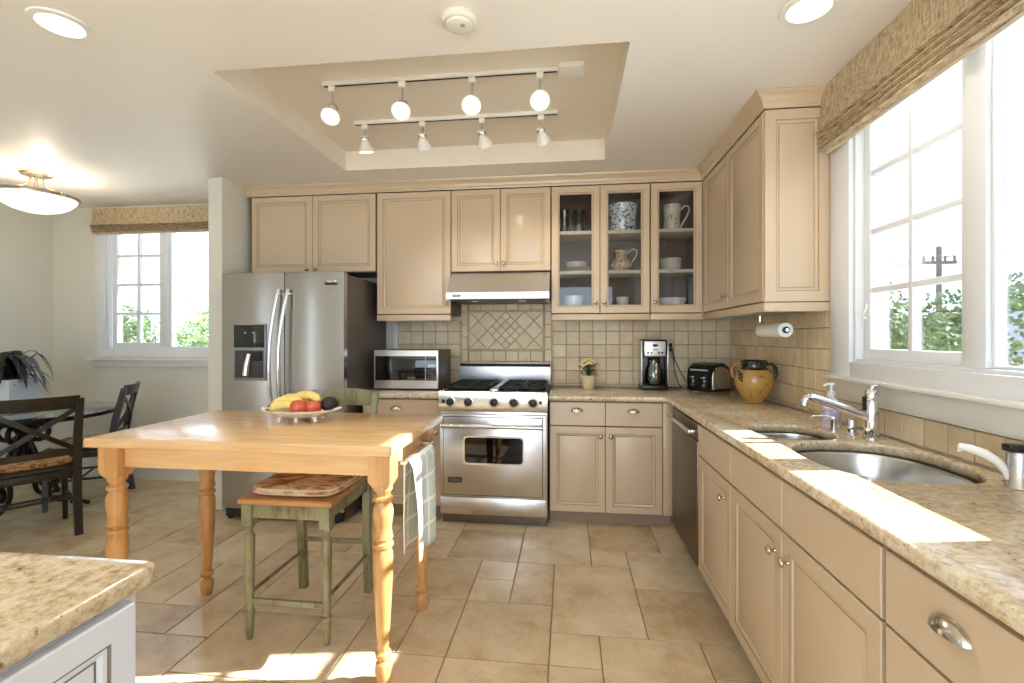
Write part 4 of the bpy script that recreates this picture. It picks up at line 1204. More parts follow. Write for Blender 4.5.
bw0 = dish('soup_bowl', 'lowest bowl of the stack on the right middle shelf', 'bowl', 0.79, S2, [(.001, 0), (.04, 0), (.07, .015), (.085, .035), (.083, .035), (.066, .018), (.001, .004)], PLAT, group='bowls stacked on the right middle shelf')
for k, l in enumerate(('second bowl from the bottom of the right middle-shelf stack', 'third bowl from the bottom of the right middle-shelf stack', 'topmost bowl of the stack on the right middle shelf')):
    c = copy_tree(bw0); c.location = (0.79, 3.79, S2 + .001 + .02 * (k + 1)); c['label'] = l

# ------------------------------------------------------------------ faucet and sink accessories
t = thing('kitchen_faucet', 'tall chrome single-lever kitchen faucet arching over the sink', 'faucet', (1.195, 2.035, 0.915))
b = B(); b.lathe([(.030, 0), (.030, .006), (.025, .01), (.0245, .15), (.023, .155)], n=28); b.obj('faucet_body', CHROME, t, sharp=40)
b = B(); b.lathe([(.0235, .157), (.024, .16), (.024, .19), (.02, .196)], n=28); b.tube([(0, .0, .19), (.01, .01, .205), (.04, .02, .212)], [.008, .007, .005], 8); b.obj('faucet_lever', CHROME, t, sharp=40)
b = B(); b.box(-.029, -.022, -.010, .010, .115, .168, .002); b.obj('index_mark', BLACK, t)
b = B(); pts = [(0.0, 0, .085), (-.06, 0, .107), (-.12, .002, .128), (-.17, .004, .146), (-.215, .005, .162), (-.235, .006, .162), (-.245, .006, .148), (-.247, .006, .128)]
b.tube(pts, [.018, .018, .017, .0165, .017, .0175, .0165, .015], 14); b.obj('spout', CHROME, t, sharp=60)
t = thing('air_gap', 'short chrome domed air gap cap beside the faucet', 'air gap', (1.175, 2.13, 0.915))
b = B(); b.lathe([(.024, 0), (.024, .004), (.017, .008), (.019, .055), (.015, .066), (.004, .07)], n=24); b.obj('cap', CHROME, t, sharp=50)
t = thing('soap_pump', 'small chrome built-in soap pump with thin nozzle beside the sink', 'soap dispenser', (1.135, 2.19, 0.915))
b = B(); b.lathe([(.020, 0), (.020, .004), (.012, .007), (.011, .04), (.014, .05), (.012, .062)], n=20); b.obj('pump_body', CHROME, t, sharp=50)
b = B(); b.tube([(0, 0, .056), (-.04, .002, .064), (-.085, .004, .062), (-.09, .004, .056)], [.007, .006, .005, .004], 8); b.obj('nozzle', CHROME, t, sharp=60)
t = thing('soap_bottle', 'clear pump bottle of hand soap with purple label behind the sink', 'soap bottle', (1.175, 2.285, 0.915))
b = B(); b.lathe([(.001, 0), (.036, 0), (.038, .006), (.038, .10), (.030, .122), (.012, .135), (.012, .142)], n=28, cap=False, sy=.75); b.obj('bottle', plain('clear_soap', (232, 228, 236), .1, coat=.4), t, sharp=60)
b = B(); b.lathe([(.0385, .015), (.0387, .017), (.0387, .085), (.0385, .087)], n=28, cap=False, sy=.76); b.obj('bottle_label', SOAPM, t)
b = B(); b.lathe([(.0165, .139), (.0165, .16), (.007, .163), (.006, .185), (.013, .188), (.013, .198), (.004, .20)], n=18); b.tube([(0, 0, .193), (-.028, -.01, .192), (-.04, -.014, .184)], [.006, .005, .004], 8); b.obj('pump_top', WHITEP, t)
# filtered-water faucet at the right
t = thing('filter_faucet', 'white-spouted chrome water filter tap right of the sink', 'faucet', (1.205, 1.43, 0.915))
b = B(); b.lathe([(.028, 0), (.026, .006), (.0215, .01), (.023, .085), (.020, .095)], n=24); b.obj('tap_body', STEELB, t, sharp=50)
b = B(); b.tube([(-.016, .006, .02), (-.022, .010, .04), (-.034, .017, .062), (-.058, .030, .082), (-.085, .045, .092), (-.105, .055, .095)], [.008, .010, .012, .013, .012, .010], 12)
b.cyl((-.102, .053, .096), (-.103, .054, .080), .005); b.obj('tap_spout', WHITEP, t, sharp=60)
b = B(); b.box(-.03, .03, -.014, .014, .096, .116, .004); b.obj('tap_lever', BLACK, t)

# ------------------------------------------------------------------ pine table
TXL, TXR, TYF, TYB_, TT = -1.932, -0.652, 1.685, 2.425, 0.914
t = thing('counter_height_table', 'honey pine counter-height table with turned legs', 'table', ((TXL + TXR) / 2, (TYF + TYB_) / 2, 0))
hx, hy = (TXR - TXL) / 2, (TYB_ - TYF) / 2
b = B(); b.box(-hx, hx, -hy, hy, TT - .038, TT, .006, seg=3); b.obj('table_top', PINE, t)
lx, ly = hx - .052, hy - .062
LX = (-1.842 - (TXL + TXR) / 2, -.704 - (TXL + TXR) / 2); LY = (1.747 - (TYF + TYB_) / 2, 2.235 - (TYF + TYB_) / 2)
for y in LY:
    b = B(); b.box(LX[0] + .044, LX[1] - .044, y - .012, y + .012, TT - .125, TT - .039, .002); b.obj('apron', PINE, t)
for x in LX:
    b = B(); b.box(x - .012, x + .012, LY[0] + .044, LY[1] - .044, TT - .125, TT - .039, .002); b.obj('apron', PINE, t)
def turned_leg(x, y):
    b = B(); s = .043
    # square block that chamfers into the turning
    def sq(h, z): return [(x - h, y - h, z), (x + h, y - h, z), (x + h, y + h, z), (x - h, y + h, z)]
    b.rings([sq(s, TT - .0395), sq(s, .775), sq(s * .7, .748)])
    b.lathe([(.034, .756), (.036, .738), (.028, .724), (.026, .716), (.037, .709), (.038, .700), (.029, .692), (.030, .684), (.037, .672), (.0395, .650), (.037, .625), (.033, .600), (.032, .588), (.035, .568), (.038, .553),
             (.030, .545), (.029, .540), (.039, .533), (.0395, .522), (.030, .514), (.031, .508), (.037, .495), (.038, .47), (.036, .40), (.031, .29), (.025, .19), (.021, .138), (.0205, .128), (.021, .122),
             (.030, .114), (.030, .100), (.019, .092), (.018, .082), (.027, .074), (.032, .056), (.029, .03), (.023, .001)], (x, y, 0), 28)
    return b
for sx in LX:
    for sy in LY: turned_leg(sx, sy).obj('leg', PINEL, t, sharp=30)
b = B(); yy0, yy1 = 1.80 - (TYF + TYB_) / 2, 2.19 - (TYF + TYB_) / 2
b.tube([(hx + .012, yy0, TT - .092), (hx + .012, yy1, TT - .092)], .0065, 10)
for y in (yy0 + .01, yy1 - .01): b.cyl((LX[1] + .012, y, TT - .092), (hx + .012, y, TT - .092), .008); b.sphere((hx + .012, y, TT - .092), .010, 10)
b.obj('towel_bar', CHROME, t)

# towel over the bar
def towel():
    bm = bmesh.new(); uvl = bm.loops.layers.uv.new('UVMap')
    yb0, yb1 = 1.83, 2.14; xb, zb = TXR + .012, TT - .092
    N_, M_ = 16, 26
    g = []
    La, Lb = 0.43, 0.40
    for j in range(M_ + 1):
        s = -Lb + (La + Lb) * j / M_
        row = []
        for i in range(N_ + 1):
            u = i / N_
            drop = max(0, abs(s) - .02)
            k = .45 + .0 * u
            yy = yb0 + (yb1 - yb0) * u + (0.04 * drop * (1 - 2 * u)) + .02 * drop
            wave = .010 * math.sin(u * 9 + (1 if s > 0 else 2.5)) * min(1, drop * 6)
            if abs(s) <= .02:
                a = s / .02 * PI / 2; x, z = xb + .011 * math.sin(a), zb + .011 * math.cos(a)
            else:
                sg = 1 if s > 0 else -1
                x = xb + sg * .011 + sg * min(.012, drop * .05) + wave + (0.014 if sg > 0 else 0); z = zb - drop
                if sg < 0: x = min(x, TXR - .002 + .006) 
                if sg > 0: z -= .03 * (u - .5) * 0
            row.append((x, yy, z, u, j / M_))
        g.append(row)
    vs = [[bm.verts.new(p[:3]) for p in r] for r in g]
    for j in range(M_):
        for i in range(N_):
            f = bm.faces.new((vs[j][i], vs[j][i + 1], vs[j + 1][i + 1], vs[j + 1][i]))
            for l, (a, c) in zip(f.loops, ((j, i), (j, i + 1), (j + 1, i + 1), (j + 1, i))): l[uvl].uv = (g[a][c][3], g[a][c][4])
    me = bpy.data.meshes.new('dish_towel'); bm.to_mesh(me); bm.free(); me.materials.append(TOWEL)
    for p in me.polygons: p.use_smooth = True
    o = bpy.data.objects.new('dish_towel', me); COL.objects.link(o)
    md = o.modifiers.new('thick', 'SOLIDIFY'); md.thickness = .004; md.offset = 0
    tag(o, 'pale grey-green checked dish towel hung over the table side bar', 'towel')
towel()

# ------------------------------------------------------------------ stool
t = thing('counter_stool', 'sage green counter stool with turned front legs under the pine table', 'stool', (-1.205, 2.13, 0), 0)
fx, fy, by = .178, -.205, .205
b = B(); b.poly([(-.215, -.235), (.215, -.235), (.19, .20), (-.19, .20)], .596, .622, .006); b.obj('seat', SEATW, t)
for x0, x1, y0, y1 in ((-fx + .02, fx - .02, fy - .014, fy + .006), (-fx + .02, fx - .02, by - .006, by + .012)):
    b = B(); b.box(x0, x1, y0, y1, .535, .595, .002); b.obj('seat_rail', SAGE, t)
for sx in (-1, 1):
    b = B(); b.box(sx * fx - .010, sx * fx + .010, fy + .02, by - .02, .535, .595, .002); b.obj('seat_rail', SAGE, t)
    b = B(); x, y = sx * fx, fy
    b.box(x - .024, x + .024, y - .024, y + .024, .50, .595, .003)
    b.lathe([(.018, .502), (.021, .492), (.013, .482), (.012, .470), (.022, .452), (.021, .444), (.022, .43), (.021, .34), (.017, .17), (.0155, .13), (.022, .124), (.022, .112), (.015, .106), (.018, .09), (.015, .03), (.012, .001)], (x, y, 0), 20)
    b.obj('leg', SAGE, t, sharp=30)
    b = B()  # rear leg and back post in one piece
    pts = [((sx * fx, by + .02, .001), .018), ((sx * fx, by, .30), .018), ((sx * fx, by, .62), .018), ((sx * (fx + .006), by + .03, .80), .016), ((sx * (fx + .012), by + .085, 1.02), .014)]
    b.rings([[(p[0] - h, p[1] - h, p[2]), (p[0] + h, p[1] - h, p[2]), (p[0] + h, p[1] + h, p[2]), (p[0] - h, p[1] + h, p[2])] for p, h in pts])
    b.obj('leg', SAGE, t, sharp=30)
    b = B(); b.cyl((sx * fx, fy, .20), (sx * fx, by, .20), .009, n=10); b.obj('stretcher', SAGE, t)
b = B(); b.box(-fx, fx, fy - .008, fy + .008, .155, .18, .003); b.obj('stretcher', SAGE, t)
b = B(); b.box(-fx, fx, by - .008, by + .008, .255, .278, .003); b.obj('stretcher', SAGE, t)
def curved_rail(z0, z1, yb, bow, hw, th=.018, n=12):
    b = B(); rr = []
    for i in range(n + 1):
        u = -1 + 2 * i / n; y = yb + bow * (1 - u * u); arch = .012 * (1 - u * u)
        rr.append([(u * hw, y - th / 2, z0), (u * hw, y + th / 2, z0), (u * hw, y + th / 2 + .012, z1 + arch), (u * hw, y - th / 2 + .012, z1 + arch)])
    b.rings(rr); return b
curved_rail(.955, 1.03, by + .075, .03, .20).obj('backrest', SAGE, t, sharp=40)
curved_rail(.80, .84, by + .035, .03, .175).obj('back_slat', SAGE, t, sharp=40)
b = B()
for (k, z) in ((.90, .624), (1.0, .632), (1.0, .650), (.93, .663), (.75, .668)): pass
def cushion(wd, dp, z0, h, mat, parent, pipe):
    b = B(); rr = []
    for k, z in ((.93, 0), (.99, .25), (1.0, .5), (.97, .8), (.88, .96), (.6, 1.0), (.3, 1.02)):
        rr.append([(x, y, z0 + h * z) for x, y in sup(0, 0, wd * k, dp * k, 5, 36)])
    b.rings(rr); c = b.obj('cushion_body', mat, parent, sharp=60)
    b = B()
    for zz_, kk in ((.3, .995), (.75, .98)):
        p = sup(0, 0, wd * kk, dp * kk, 5, 36); p.append(p[0]); b.tube([(x, y, z0 + h * zz_) for x, y in p], .003, 6)
    b.obj('piping', pipe, c); return c
cu = thing('seat_cushion', 'tan and cream patterned cushion lying on the stool seat', 'cushion', (-1.205, 2.12, .623))
cushion(.205, .195, 0.0, .042, CUSH, cu, STRAP)

# ------------------------------------------------------------------ fruit bowl
FBX, FBY = -1.285, 2.165
t = thing('fruit_bowl', 'white footed platter with scalloped rim on the pine table', 'bowl', (FBX, FBY, TT + .001), math.radians(8))
b = B()
def el(k, z, sc=0.0, n=48): return [(.155 * k * (1 + sc * math.cos(12 * 2 * PI * i / n)) * math.cos(2 * PI * i / n), .105 * k * (1 + sc * math.cos(12 * 2 * PI * i / n)) * math.sin(2 * PI * i / n), z) for i in range(n)]
b.rings([el(.45, .018), el(.72, .024), el(.98, .044, .01), el(1.10, .052, .04), el(1.11, .058, .04), el(.98, .052, .01), el(.72, .032), el(.45, .024), el(.1, .023)]); b.obj('platter', PLAT, t, sharp=60)
for x, y in ((-.08, -.045), (.08, -.045), (-.08, .045), (.08, .045), (0, -.06)):
    b = B(); b.tube([(x, y, .024), (x * 1.05, y * 1.05, .012), (x * 1.08, y * 1.08, .0005)], [.012, .008, .010], 8); b.obj('foot', PLAT, t)
for s in (-1, 1):
    b = B(); b.tube([(s * .160, -.02, .054), (s * .180, -.016, .060), (s * .188, 0, .062), (s * .180, .016, .060), (s * .160, .02, .054)], .006, 8); b.obj('rim_handle', PLAT, t)
ban = [((-.052, -.046, .078), -4, 0.0, 'lowest banana lying at the front left of the fruit platter'),
       ((-.060, -.004, .094), 6, 0.1, 'middle banana of the bunch on the left of the platter'),
       ((-.058, .037, .100), -2, .15, 'rearmost banana of the bunch arching over the others'),
       ((.03, .008, .118), -10, .1, 'topmost banana lying across the fruit towards the avocado')]
for k, (p, ang, lift, lab) in enumerate(ban):
    o = thing('banana', lab, 'banana', (FBX + p[0], FBY + p[1], TT + p[2] - .004), math.radians(ang), 'bananas on the fruit platter')
    b = B(); pts = []; rs = []
    for i in range(15):
        u = -1 + 2 * i / 14; a = u * 1.05
        pts.append((.085 * math.sin(a), -.035 * (1 - math.cos(a)), .05 * (math.cos(a) - .8)))
        rs.append(.021 * max(.32, (1 - abs(u) ** 9)))
    b.tube(pts, rs, 7); b.obj('banana_flesh' if False else 'peel', BANANA, o, sharp=60)
    b = B(); b.cyl(pts[0], Vector(pts[0]) + Vector((-.018, -.008, -.002)) * (1 if k != 3 else .7), .0055, .004, 7); b.obj('stem', BANTIP, o)
    b = B(); b.cyl(pts[-1], Vector(pts[-1]) + Vector((.005, -.003, -.001)), .005, .003, 7); b.obj('tip', BANTIP, o)
def apple(x, y, z, r, lab):
    o = thing('apple', lab, 'apple', (FBX + x, FBY + y, TT + z), 0, 'red apples on the fruit platter')
    b = B(); b.lathe([(.001, -r * .78), (r * .4, -r * .84), (r * .8, -r * .6), (r, -r * .1), (r * .95, r * .35), (r * .65, r * .74), (r * .3, r * .78), (.001, r * .62)], n=22, cap=False); b.obj('fruit_body', APPLE, o, sharp=80)
    b = B(); b.cyl((0, 0, r * .62), (.003, 0, r * .9), .003, .002, 6); b.obj('stem', BANTIP, o)
apple(.012, -.045, .071, .042, 'left red apple at the front of the fruit platter')
apple(.073, -.02, .071, .040, 'right red apple touching the dark avocado')
o = thing('avocado', 'dark ripe avocado at the right end of the fruit platter', 'avocado', (FBX + .135, FBY + .015, TT + .080), math.radians(20))
b = B(); b.sphere((0, 0, 0), (.042, .037, .037), 20); b.obj('fruit_body', AVO, o, sharp=80)
b = B(); b.cyl((.034, 0, .008), (.044, 0, .011), .004, .003, 6); b.obj('stem', BANTIP, o)

# ------------------------------------------------------------------ dining group
DCX, DCY = -4.15, 3.17
t = thing('dining_table', 'round glass-topped dining table on black scrolled iron base', 'table', (DCX, DCY, 0))
b = B(); b.lathe([(.001, .738), (.585, .738), (.592, .742), (.592, .748), (.585, .752), (.001, .752)], n=64, cap=False); b.obj('glass_top', TGLASS, t)
b = B(); p = [(.555 * math.cos(2 * PI * i / 48), .555 * math.sin(2 * PI * i / 48), .722) for i in range(49)]; b.tube(p, .013, 8)
for k in range(4):
    a = k * PI / 2 + .4; b.cyl((.10 * math.cos(a), .10 * math.sin(a), .70), (.55 * math.cos(a), .55 * math.sin(a), .722), .010)
b.obj('table_rim', WROT, t)
def spiral(c, r0, r1, a0, turns, u, n=26):
    out = []
    for i in range(n + 1):
        k = i / n; a = a0 + turns * 2 * PI * k; r = r0 + (r1 - r0) * k
        out.append((u, c[0] + r * math.cos(a), c[1] + r * math.sin(a)))
    return out
for k in range(4):
    a = k * PI / 2 + .4; ca_, sa_ = math.cos(a), math.sin(a)
    b = B()
    path = spiral((.10, .60), .03, .085, PI, -1.0, 0) 
    rad = [(q[1], q[2]) for q in path] + [(.05, .50), (.08, .42), (.12, .36)] + [(q[1], q[2]) for q in spiral((.26, .16), .135, .05, PI * .75, 1.25, 0)]
    b.tube([(r * ca_, r * sa_, z) for r, z in rad], .017, 8)
    b.tube([(r * ca_, r * sa_, z) for r, z in [(.30, .03), (.38, .025), (.42, .012)]], .015, 8)
    b.obj('scroll_leg', WROT, t, sharp=60)
b = B(); b.lathe([(.06, .30), (.05, .34), (.03, .40), (.03, .55), (.06, .62), (.10, .69), (.12, .71), (.001, .712)], n=20); b.obj('centre_post', WROT, t)

def x_chair(label, loc, rz):
    t = thing('dining_chair', label, 'chair', loc, rz, 'dark dining chairs around the glass table')
    # faces local +y
    hw, sb, sf = .205, -.20, .21
    b = B(); b.poly([(-.20, -.20), (.20, -.20), (.225, .22), (-.225, .22)], .432, .462, .006); b.obj('seat', ESPR, t)
    for s in (-1, 1):
        b = B(); pts = [((s * hw, sb - .05, .001), .021, .022), ((s * hw, sb, .30), .022, .024), ((s * hw, sb, .46), .022, .024), ((s * hw, sb - .03, .68), .021, .022), ((s * (hw + .003), sb - .085, .915), .019, .018)]
        b.rings([[(p[0] - h, p[1] - g, p[2]), (p[0] + h, p[1] - g, p[2]), (p[0] + h, p[1] + g, p[2]), (p[0] - h, p[1] + g, p[2])] for p, h, g in pts]); b.obj('leg', ESPR, t, sharp=30)
        b = B(); b.rings([[(s * x_ - h, .19 - h, z), (s * x_ + h, .19 - h, z), (s * x_ + h, .19 + h, z), (s * x_ - h, .19 + h, z)] for x_, h, z in ((.20, .013, .001), (.195, .019, .431))]); b.obj('leg', ESPR, t)
        b = B(); b.cyl((s * .2, sb - .01, .22), (s * .198, .19, .22), .009, n=8); b.obj('stretcher', ESPR, t)
        b = B(); b.box(s * .195 - .009, s * .195 + .009, sb + .02, .17, .385, .431, .002); b.obj('seat_rail', ESPR, t)
    b = B(); b.cyl((-.2, sb - .015, .25), (.2, sb - .015, .25), .009, n=8); b.obj('stretcher', ESPR, t)
    b = B(); b.cyl((-.2, .0, .22), (.2, .0, .22), .009, n=8); b.obj('stretcher', ESPR, t)
    b = B(); b.box(-.185, .185, sb - .008, sb + .012, .385, .431, .002); b.box(-.18, .18, .18, .20, .385, .431, .002); b.obj('seat_rail', ESPR, t)
    def rail(z0, z1, y0, y1, bow, nm):
        b = B(); rr = []
        for i in range(11):
            u = -1 + .2 * i; yy = bow * (1 - u * u)
            rr.append([(u * hw, y0 - yy - .009, z0), (u * hw, y0 - yy + .009, z0), (u * hw, y1 - yy + .009, z1), (u * hw, y1 - yy - .009, z1)])
        b.rings(rr); b.obj(nm, ESPR, t, sharp=40)
    rail(.85, .935, sb - .068, sb - .09, .035, 'top_rail')
    rail(.535, .575, sb - .012, sb - .016, .02, 'lower_rail')
    for s in (-1, 1):
        b = B(); rr = []
        for i in range(11):
            k = i / 10; x = s * (-hw + .01 + (2 * hw - .02) * k); z = .57 + (.85 - .57) * k; yy = sb - .016 - .052 * k - .028 * math.sin(PI * k) + s * .006
            rr.append([(x - .0, yy - .006, z - .018), (x, yy + .006, z - .018), (x, yy + .006, z + .018), (x, yy - .006, z + .018)])
        b.rings(rr); b.obj('cross_slat', ESPR, t, sharp=40)
    return t
def place(o, M_): pass
ch1, a1 = (-3.575, 2.77), math.radians(58)
x_chair('dark x-back dining chair with back to camera at the left edge', (ch1[0], ch1[1], 0), a1)
c = thing('seat_cushion', 'rust and gold patterned cushion on the near dining chair', 'cushion', (ch1[0], ch1[1], .4635), a1)
cushion(.195, .19, 0, .038, CUSH2, c, plain('rust_piping', (150, 84, 50), .8))
ch2, a2 = (-3.86, 3.40), math.radians(124)
x_chair('dark x-back dining chair on the far right side of the glass table', (ch2[0], ch2[1], 0), a2)
c = thing('seat_cushion', 'tan patterned cushion on the far dining chair', 'cushion', (ch2[0], ch2[1], .4635), a2)
cushion(.195, .19, 0, .038, CUSH, c, STRAP)

# planter
t = thing('potted_plant', 'dark leafy plant in a square white planter on the glass table', 'plant', (DCX - .03, DCY - .12, .753), math.radians(20))
b = B(); b.rings([[(-h, -h, z), (h, -h, z), (h, h, z), (-h, h, z)] for h, z in ((.125, 0), (.135, .005), (.145, .25), (.145, .256), (.132, .256), (.13, .235))]); b.obj('planter', plain('planter_white', (214, 220, 230), .25, coat=.3), t, sharp=30)
b = B(); b.box(-.13, .13, -.13, .13, .21, .236); b.obj('soil', SOIL, t)
rnd = random.Random(21); b = B(); stb = B()
for i in range(78):
    a = rnd.uniform(0, 2 * PI); L = rnd.uniform(.10, .30); h0 = rnd.uniform(.03, .17); dr = rnd.uniform(.02, .13)
    d = Vector((math.cos(a), math.sin(a), 0)); s_ = Vector((-math.sin(a), math.cos(a), 0)); rr = []
    base_ = Vector((rnd.uniform(-.08, .08), rnd.uniform(-.08, .08), .24))
    for j in range(9):
        u = j / 8
        c = base_ + d * (L * u) + Vector((0, 0, h0 * math.sin(PI * min(1, u * .9)) * 1.4 - dr * u ** 3))
        wv = .027 * math.sin(PI * min(1, .06 + u * .94)) * (1 + .25 * (j % 2)) + .0015
        rr.append([c - s_ * wv, c + Vector((0, 0, .003)), c + s_ * wv, c + Vector((0, 0, -.003))])
    b.rings(rr)
b.obj('leaves', DARKLEAF, t, sharp=60)

# ------------------------------------------------------------------ ceiling fixtures
def spot_light(name, loc, d, energy, size=1.5, blend=.8, rad=.04, col=(1, .88, .74)):
    l = bpy.data.lights.new(name, 'SPOT'); l.energy = energy; l.spot_size = size; l.spot_blend = blend; l.shadow_soft_size = rad; l.color = col
    o = bpy.data.objects.new(name, l); COL.objects.link(o); o.location = loc; o.rotation_euler = Vector(d).normalized().to_track_quat('-Z', 'Y').to_euler()
    return o
def track(label, xs, x0, x1, y, aims, feed, nth, lit):
    t = thing('track_rail', label, 'track light', ((x0 + x1) / 2, y, TZ)); cx = (x0 + x1) / 2
    b = B(); b.box(x0 - cx, x1 - cx, -.018, .018, -.022, -.001, .002); b.obj('rail', LAMPW, t)
    b = B(); b.box(x0 - cx + .005, x1 - cx - .005, -.006, .006, -.0235, -.022); b.obj('contact_slot', BLACKM, t)
    if feed: b = B(); b.box(x1 - cx + .002, x1 - cx + .13, -.055, .055, -.03, -.001, .004); b.obj('feed_canopy', LAMPW, t)
    drop = .034 if lit else .012
    for i, (x, aim) in enumerate(zip(xs, aims)):
        h = thing('track_spotlight', '%s spotlight from the left on the %s ceiling track' % (('first', 'second', 'third', 'fourth')[i], nth), 'spotlight', (x, y, TZ - .024), 0, 'spotlights on the ceiling tracks')
        b = B(); b.box(-.018, .018, -.016, .016, -.03, -.0, .003); b.obj('adaptor', LAMPW, h)
        b = B(); b.cyl((0, 0, -.03), (0, 0, -.062 - drop), .006, n=10); b.obj('stem', CHROME, h)
        d = Vector(aim).normalized(); p = Vector((0, 0, -.088 - drop))
        s = d.cross(Vector((0, 0, 1))).normalized()
        b = B(); arc = [p + .03 * (s * math.cos(a) + d.cross(s) * math.sin(a) * 1) for a in [PI * k / 10 for k in range(11)]]
        up = Vector((0, 0, 1))
        arc = [p + .028 * (s * math.cos(a) + up * math.sin(a)) for a in [PI * k / 10 for k in range(11)]]
        b.tube(arc, .004, 8); b.obj('yoke', CHROME, h)
        b = B(); q0 = p - d * .028
        b.lathe([(.001, 0), (.020, 0), (.022, .004), (.022, .034), (.030, .05), (.047, .082), (.050, .094), (.0485, .097), (.045, .094), (.001, .09)], q0, 26, d, cap=False); hb_ = b.obj('lamp_head', LAMPW, h, sharp=40)
        b = B(); b.lathe([(.0235, .006), (.024, .008), (.024, .020), (.0235, .022)], q0, 22, d, cap=False); b.obj('retainer_ring', CHROME, hb_)
        b = B(); b.lathe([(.001, 0), (.044, 0), (.040, .004), (.001, .007)], q0 + d * .0915, 26, d, cap=False); b.obj('bulb', BULB if lit else BULBO, hb_, sharp=60)
        wp = h.location + q0 + d * .125
        spot_light('track_bulb_light', wp, d, 12 if lit else 9, 1.4 if lit else 1.3)
toe_cam = lambda x, y: (0.0 - x, 0.0 - y, -1.75)
ux = [-1.248, -0.862, -0.49, -0.141]; lxs = [-1.27, -0.898, -0.523, -0.162]
track('front ceiling track nearest the camera carrying four lit spotlights', ux, -1.30, -0.05, 2.40,
      [(.10, -.62, -.95), (.13, -.75, -.9), (.10, -.9, -.85), (.06, -.95, -.80)], True, 'front', True)
track('rear ceiling track nearest the cabinets carrying four spotlights', lxs, -1.34, -0.06, 2.86,
      [(.04, .25, -1), (.10, .55, -.9), (.22, .6, -.8), (.26, .6, -.8)], False, 'rear', False)

def can(label, x, y):
    t = thing('recessed_light', label, 'ceiling light', (x, y, ZC), 0, 'recessed ceiling lights')
    b = B(); pr = [(.072, -.002), (.098, -.001), (.096, -.008), (.074, -.011), (.072, -.002)]
    rr = [[(r * math.cos(2 * PI * i / 36), r * math.sin(2 * PI * i / 36), z) for i in range(36)] for r, z in pr]; b.rings(rr, cap0=False, cap1=False); b.obj('trim_ring', LAMPW, t, sharp=60)
    b = B(); b.lathe([(.001, -.003), (.071, -.003), (.066, -.0045), (.001, -.008)], n=36, cap=False); b.obj('lens', CANL, t, sharp=60)
    spot_light('recessed_bulb_light', (x, y, ZC - .03), (0, 0, -1), 14, 2.4, .9, .06, (1, .93, .84))
can('recessed ceiling light at the top left corner of the view', -1.96, 1.625)
can('recessed ceiling light near the sink window', 0.885, 1.87)
t = thing('smoke_detector', 'round white smoke detector on the ceiling before the tray', 'smoke detector', (-0.414, 1.78, ZC))
b = B(); b.lathe([(.001, -.001), (.068, -.001), (.068, -.012), (.060, -.022), (.050, -.024), (.048, -.032), (.030, -.038), (.001, -.039)], n=36, cap=False); b.obj('detector_body', plain('detector_white', (226, 222, 214), .5), t, sharp=30)
b = B(); b.lathe([(.010, -.0385), (.009, -.041), (.001, -.041)], (.018, -.018, 0), 12); b.obj('test_button', GREYP, t)

# semi-flush pendant
t = thing('ceiling_lamp', 'semi-flush ceiling lamp with frosted bowl and nickel band over the dining table', 'ceiling lamp', (-3.92, 3.08, ZC))
b = B(); b.lathe([(.001, -.001), (.092, -.001), (.094, -.012), (.086, -.024), (.03, -.028), (.001, -.028)], n=32, cap=False); b.obj('canopy', PNICK, t, sharp=40)
b = B(); b.cyl((0, 0, -.028), (0, 0, -.17), .012)
b.obj('stem', PNICK, t)
for k in range(3):
    a = 2 * PI * k / 3 + .5
    b = B(); b.tube([(.03 * math.cos(a), .03 * math.sin(a), -.028), (.05 * math.cos(a), .05 * math.sin(a), -.09), (.12 * math.cos(a), .12 * math.sin(a), -.14), (.236 * math.cos(a), .236 * math.sin(a), -.172)], .006, 8); b.obj('arm', PNICK, t)
b = B(); pr = [(.232, -.165), (.245, -.165), (.248, -.176), (.245, -.188), (.232, -.188), (.232, -.165)]
b.rings([[(r * math.cos(2 * PI * i / 48), r * math.sin(2 * PI * i / 48), z) for i in range(48)] for r, z in pr], cap0=False, cap1=False); b.obj('rim_band', PNICK, t, sharp=30)
for k in range(3):
    a = 2 * PI * k / 3 + .5 - .6
    b = B(); b.sphere((.254 * math.cos(a), .254 * math.sin(a), -.176), .014, 12); b.obj('finial', PNICK, t)
b = B(); pr = [(.232, -.186), (.222, -.206), (.19, -.242), (.14, -.272), (.075, -.292), (.001, -.298)]
b.lathe(pr + [(r * .97, z + .006) for r, z in reversed(pr)], n=48, cap=False); b.obj('glass_bowl', PGLASS, t, sharp=60)
pl = bpy.data.lights.new('ceiling_lamp_bulb', 'POINT'); pl.energy = 5; pl.color = (1, .85, .66); pl.shadow_soft_size = .05
po = bpy.data.objects.new('ceiling_lamp_bulb', pl); COL.objects.link(po); po.location = (-3.92 + .05, 3.08, ZC - .215)

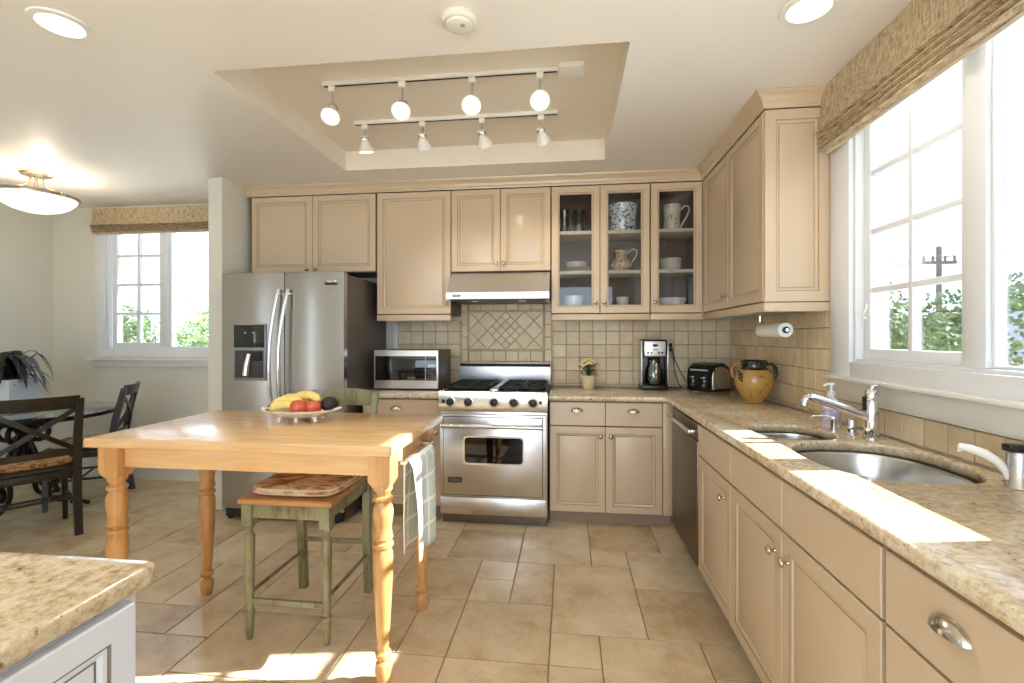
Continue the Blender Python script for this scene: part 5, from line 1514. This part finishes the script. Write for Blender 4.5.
# ------------------------------------------------------------------ outdoors
b = B(); b.box(-40, 40, -40, 60, -3.2, -3.0); o = struct(b.obj('ground', EXGRND))
def tree(name, label, x, y, zc, rx, ry, rz_, n, leaf, mat, seed, group=None):
    t = thing(name, label, 'tree', (x, y, -3.0), 0, group)
    rnd = random.Random(seed)
    b = B(); b.tube([(0, 0, 0), (.1, .05, (zc + 3) * .5), (0, 0, zc + 3)], [.14, .1, .05], 8); b.obj('trunk', BARK, t)
    bm = bmesh.new()
    lobes = [(Vector((rnd.uniform(-.6, .6) * rx, rnd.uniform(-.6, .6) * ry, rnd.uniform(-.5, .6) * rz_)), rnd.uniform(.35, .6)) for _ in range(14)]
    for i in range(n):
        c, k = rnd.choice(lobes)
        v = Vector((rnd.gauss(0, 1), rnd.gauss(0, 1), rnd.gauss(0, 1))).normalized() * rnd.uniform(.75, 1.0)
        p = Vector((0, 0, zc + 3)) + c + Vector((v.x * rx * k, v.y * ry * k, v.z * rz_ * k))
        a = Vector((rnd.uniform(-1, 1), rnd.uniform(-1, 1), rnd.uniform(-1, 1))).normalized(); d = a.cross(v).normalized() * leaf
        a = a * leaf
        bm.faces.new([bm.verts.new(q) for q in (p - a, p + d * .5, p + a, p - d * .5)])
    me = bpy.data.meshes.new('foliage'); bm.to_mesh(me); bm.free(); me.materials.append(mat)
    o = bpy.data.objects.new('foliage', me); COL.objects.link(o); o.parent = t
for args in (
    ('leafy_tree', 'leafy green tree outside the left panes of the sink window', 4.6, 8.1, .95, 1.2, 1.2, 1.35, 4500, .06, LEAF1, 1),
    ('leafy_tree', 'leafy green tree outside the gridded right-hand panes of the sink window', 6.9, 9.6, 1.0, 1.2, 1.2, 1.35, 4500, .07, LEAF1, 2),
    ('leafy_tree', 'leafy tree behind the grey roof in the clear pane of the sink window', 13.2, 15.6, 1.5, 2.0, 1.8, 1.6, 4500, .10, LEAF1, 3),
    ('leafy_tree', 'pale green bush outside the left panes of the dining window', -11.3, 10.4, 1.2, 1.0, 1.0, 1.0, 4000, .06, LEAF2, 4),
    ('leafy_tree', 'round green bush outside the clear right pane of the dining window', -8.9, 10.9, 1.1, 1.05, 1.0, 1.2, 4500, .06, LEAF2, 5)):
    tree(*args)
t = thing('neighbour_house', 'low grey-roofed house beyond the sink window', 'house', (10.6, 12.2, -3.0))
b = B(); b.box(-1.4, 1.6, -1.6, 1.4, 0, 3.9); b.obj('house_wall', STUCCO, t)
b = B(); b.rings([[(-1.7, y, 3.9), (1.9, y, 3.9), (0.3, y, 4.95)] for y in (-1.9, 1.6)]); b.obj('roof', ROOFM, t)
t = thing('neighbour_house', 'pale low building roof beyond the dining window', 'house', (-7.8, 8.0, -3.0))
b = B(); b.box(-3.2, 2.5, -1.2, 0.8, 0, 3.55); b.obj('house_wall', STUCCO, t)
b = B(); b.rings([[(x, -1.4, 3.5), (x, 1.0, 3.5), (x, 0.7, 4.05), (x, .2, 4.1)] for x in (-3.5, 2.8)]); b.obj('roof', EXGRND, t)
t = thing('utility_pole', 'distant utility pole with crossarm seen above the tree', 'utility pole', (9.9, 14.0, -3.0))
b = B(); b.cyl((0, 0, 0), (0, 0, 6.75), .09, .06); b.obj('pole', POLEW, t)
b = B(); b.box(-.42, .42, -.05, .05, 6.28, 6.36, .01)
for x in (-.38, -.15, .15, .38): b.cyl((x, 0, 6.36), (x, 0, 6.5), .03)
b.obj('crossarm', POLEW, t)
for k, (za, zb) in enumerate(((6.50, 6.62), (6.36, 6.2))):
    b = B(); b.tube([((-.38 if k else .38) - 9 * u, 3 * u, za + (zb - za) * u - 1.2 * u * (1 - u)) for u in [i / 12 for i in range(13)]], .012, 6)
    b.obj('wire', VINYL, t)
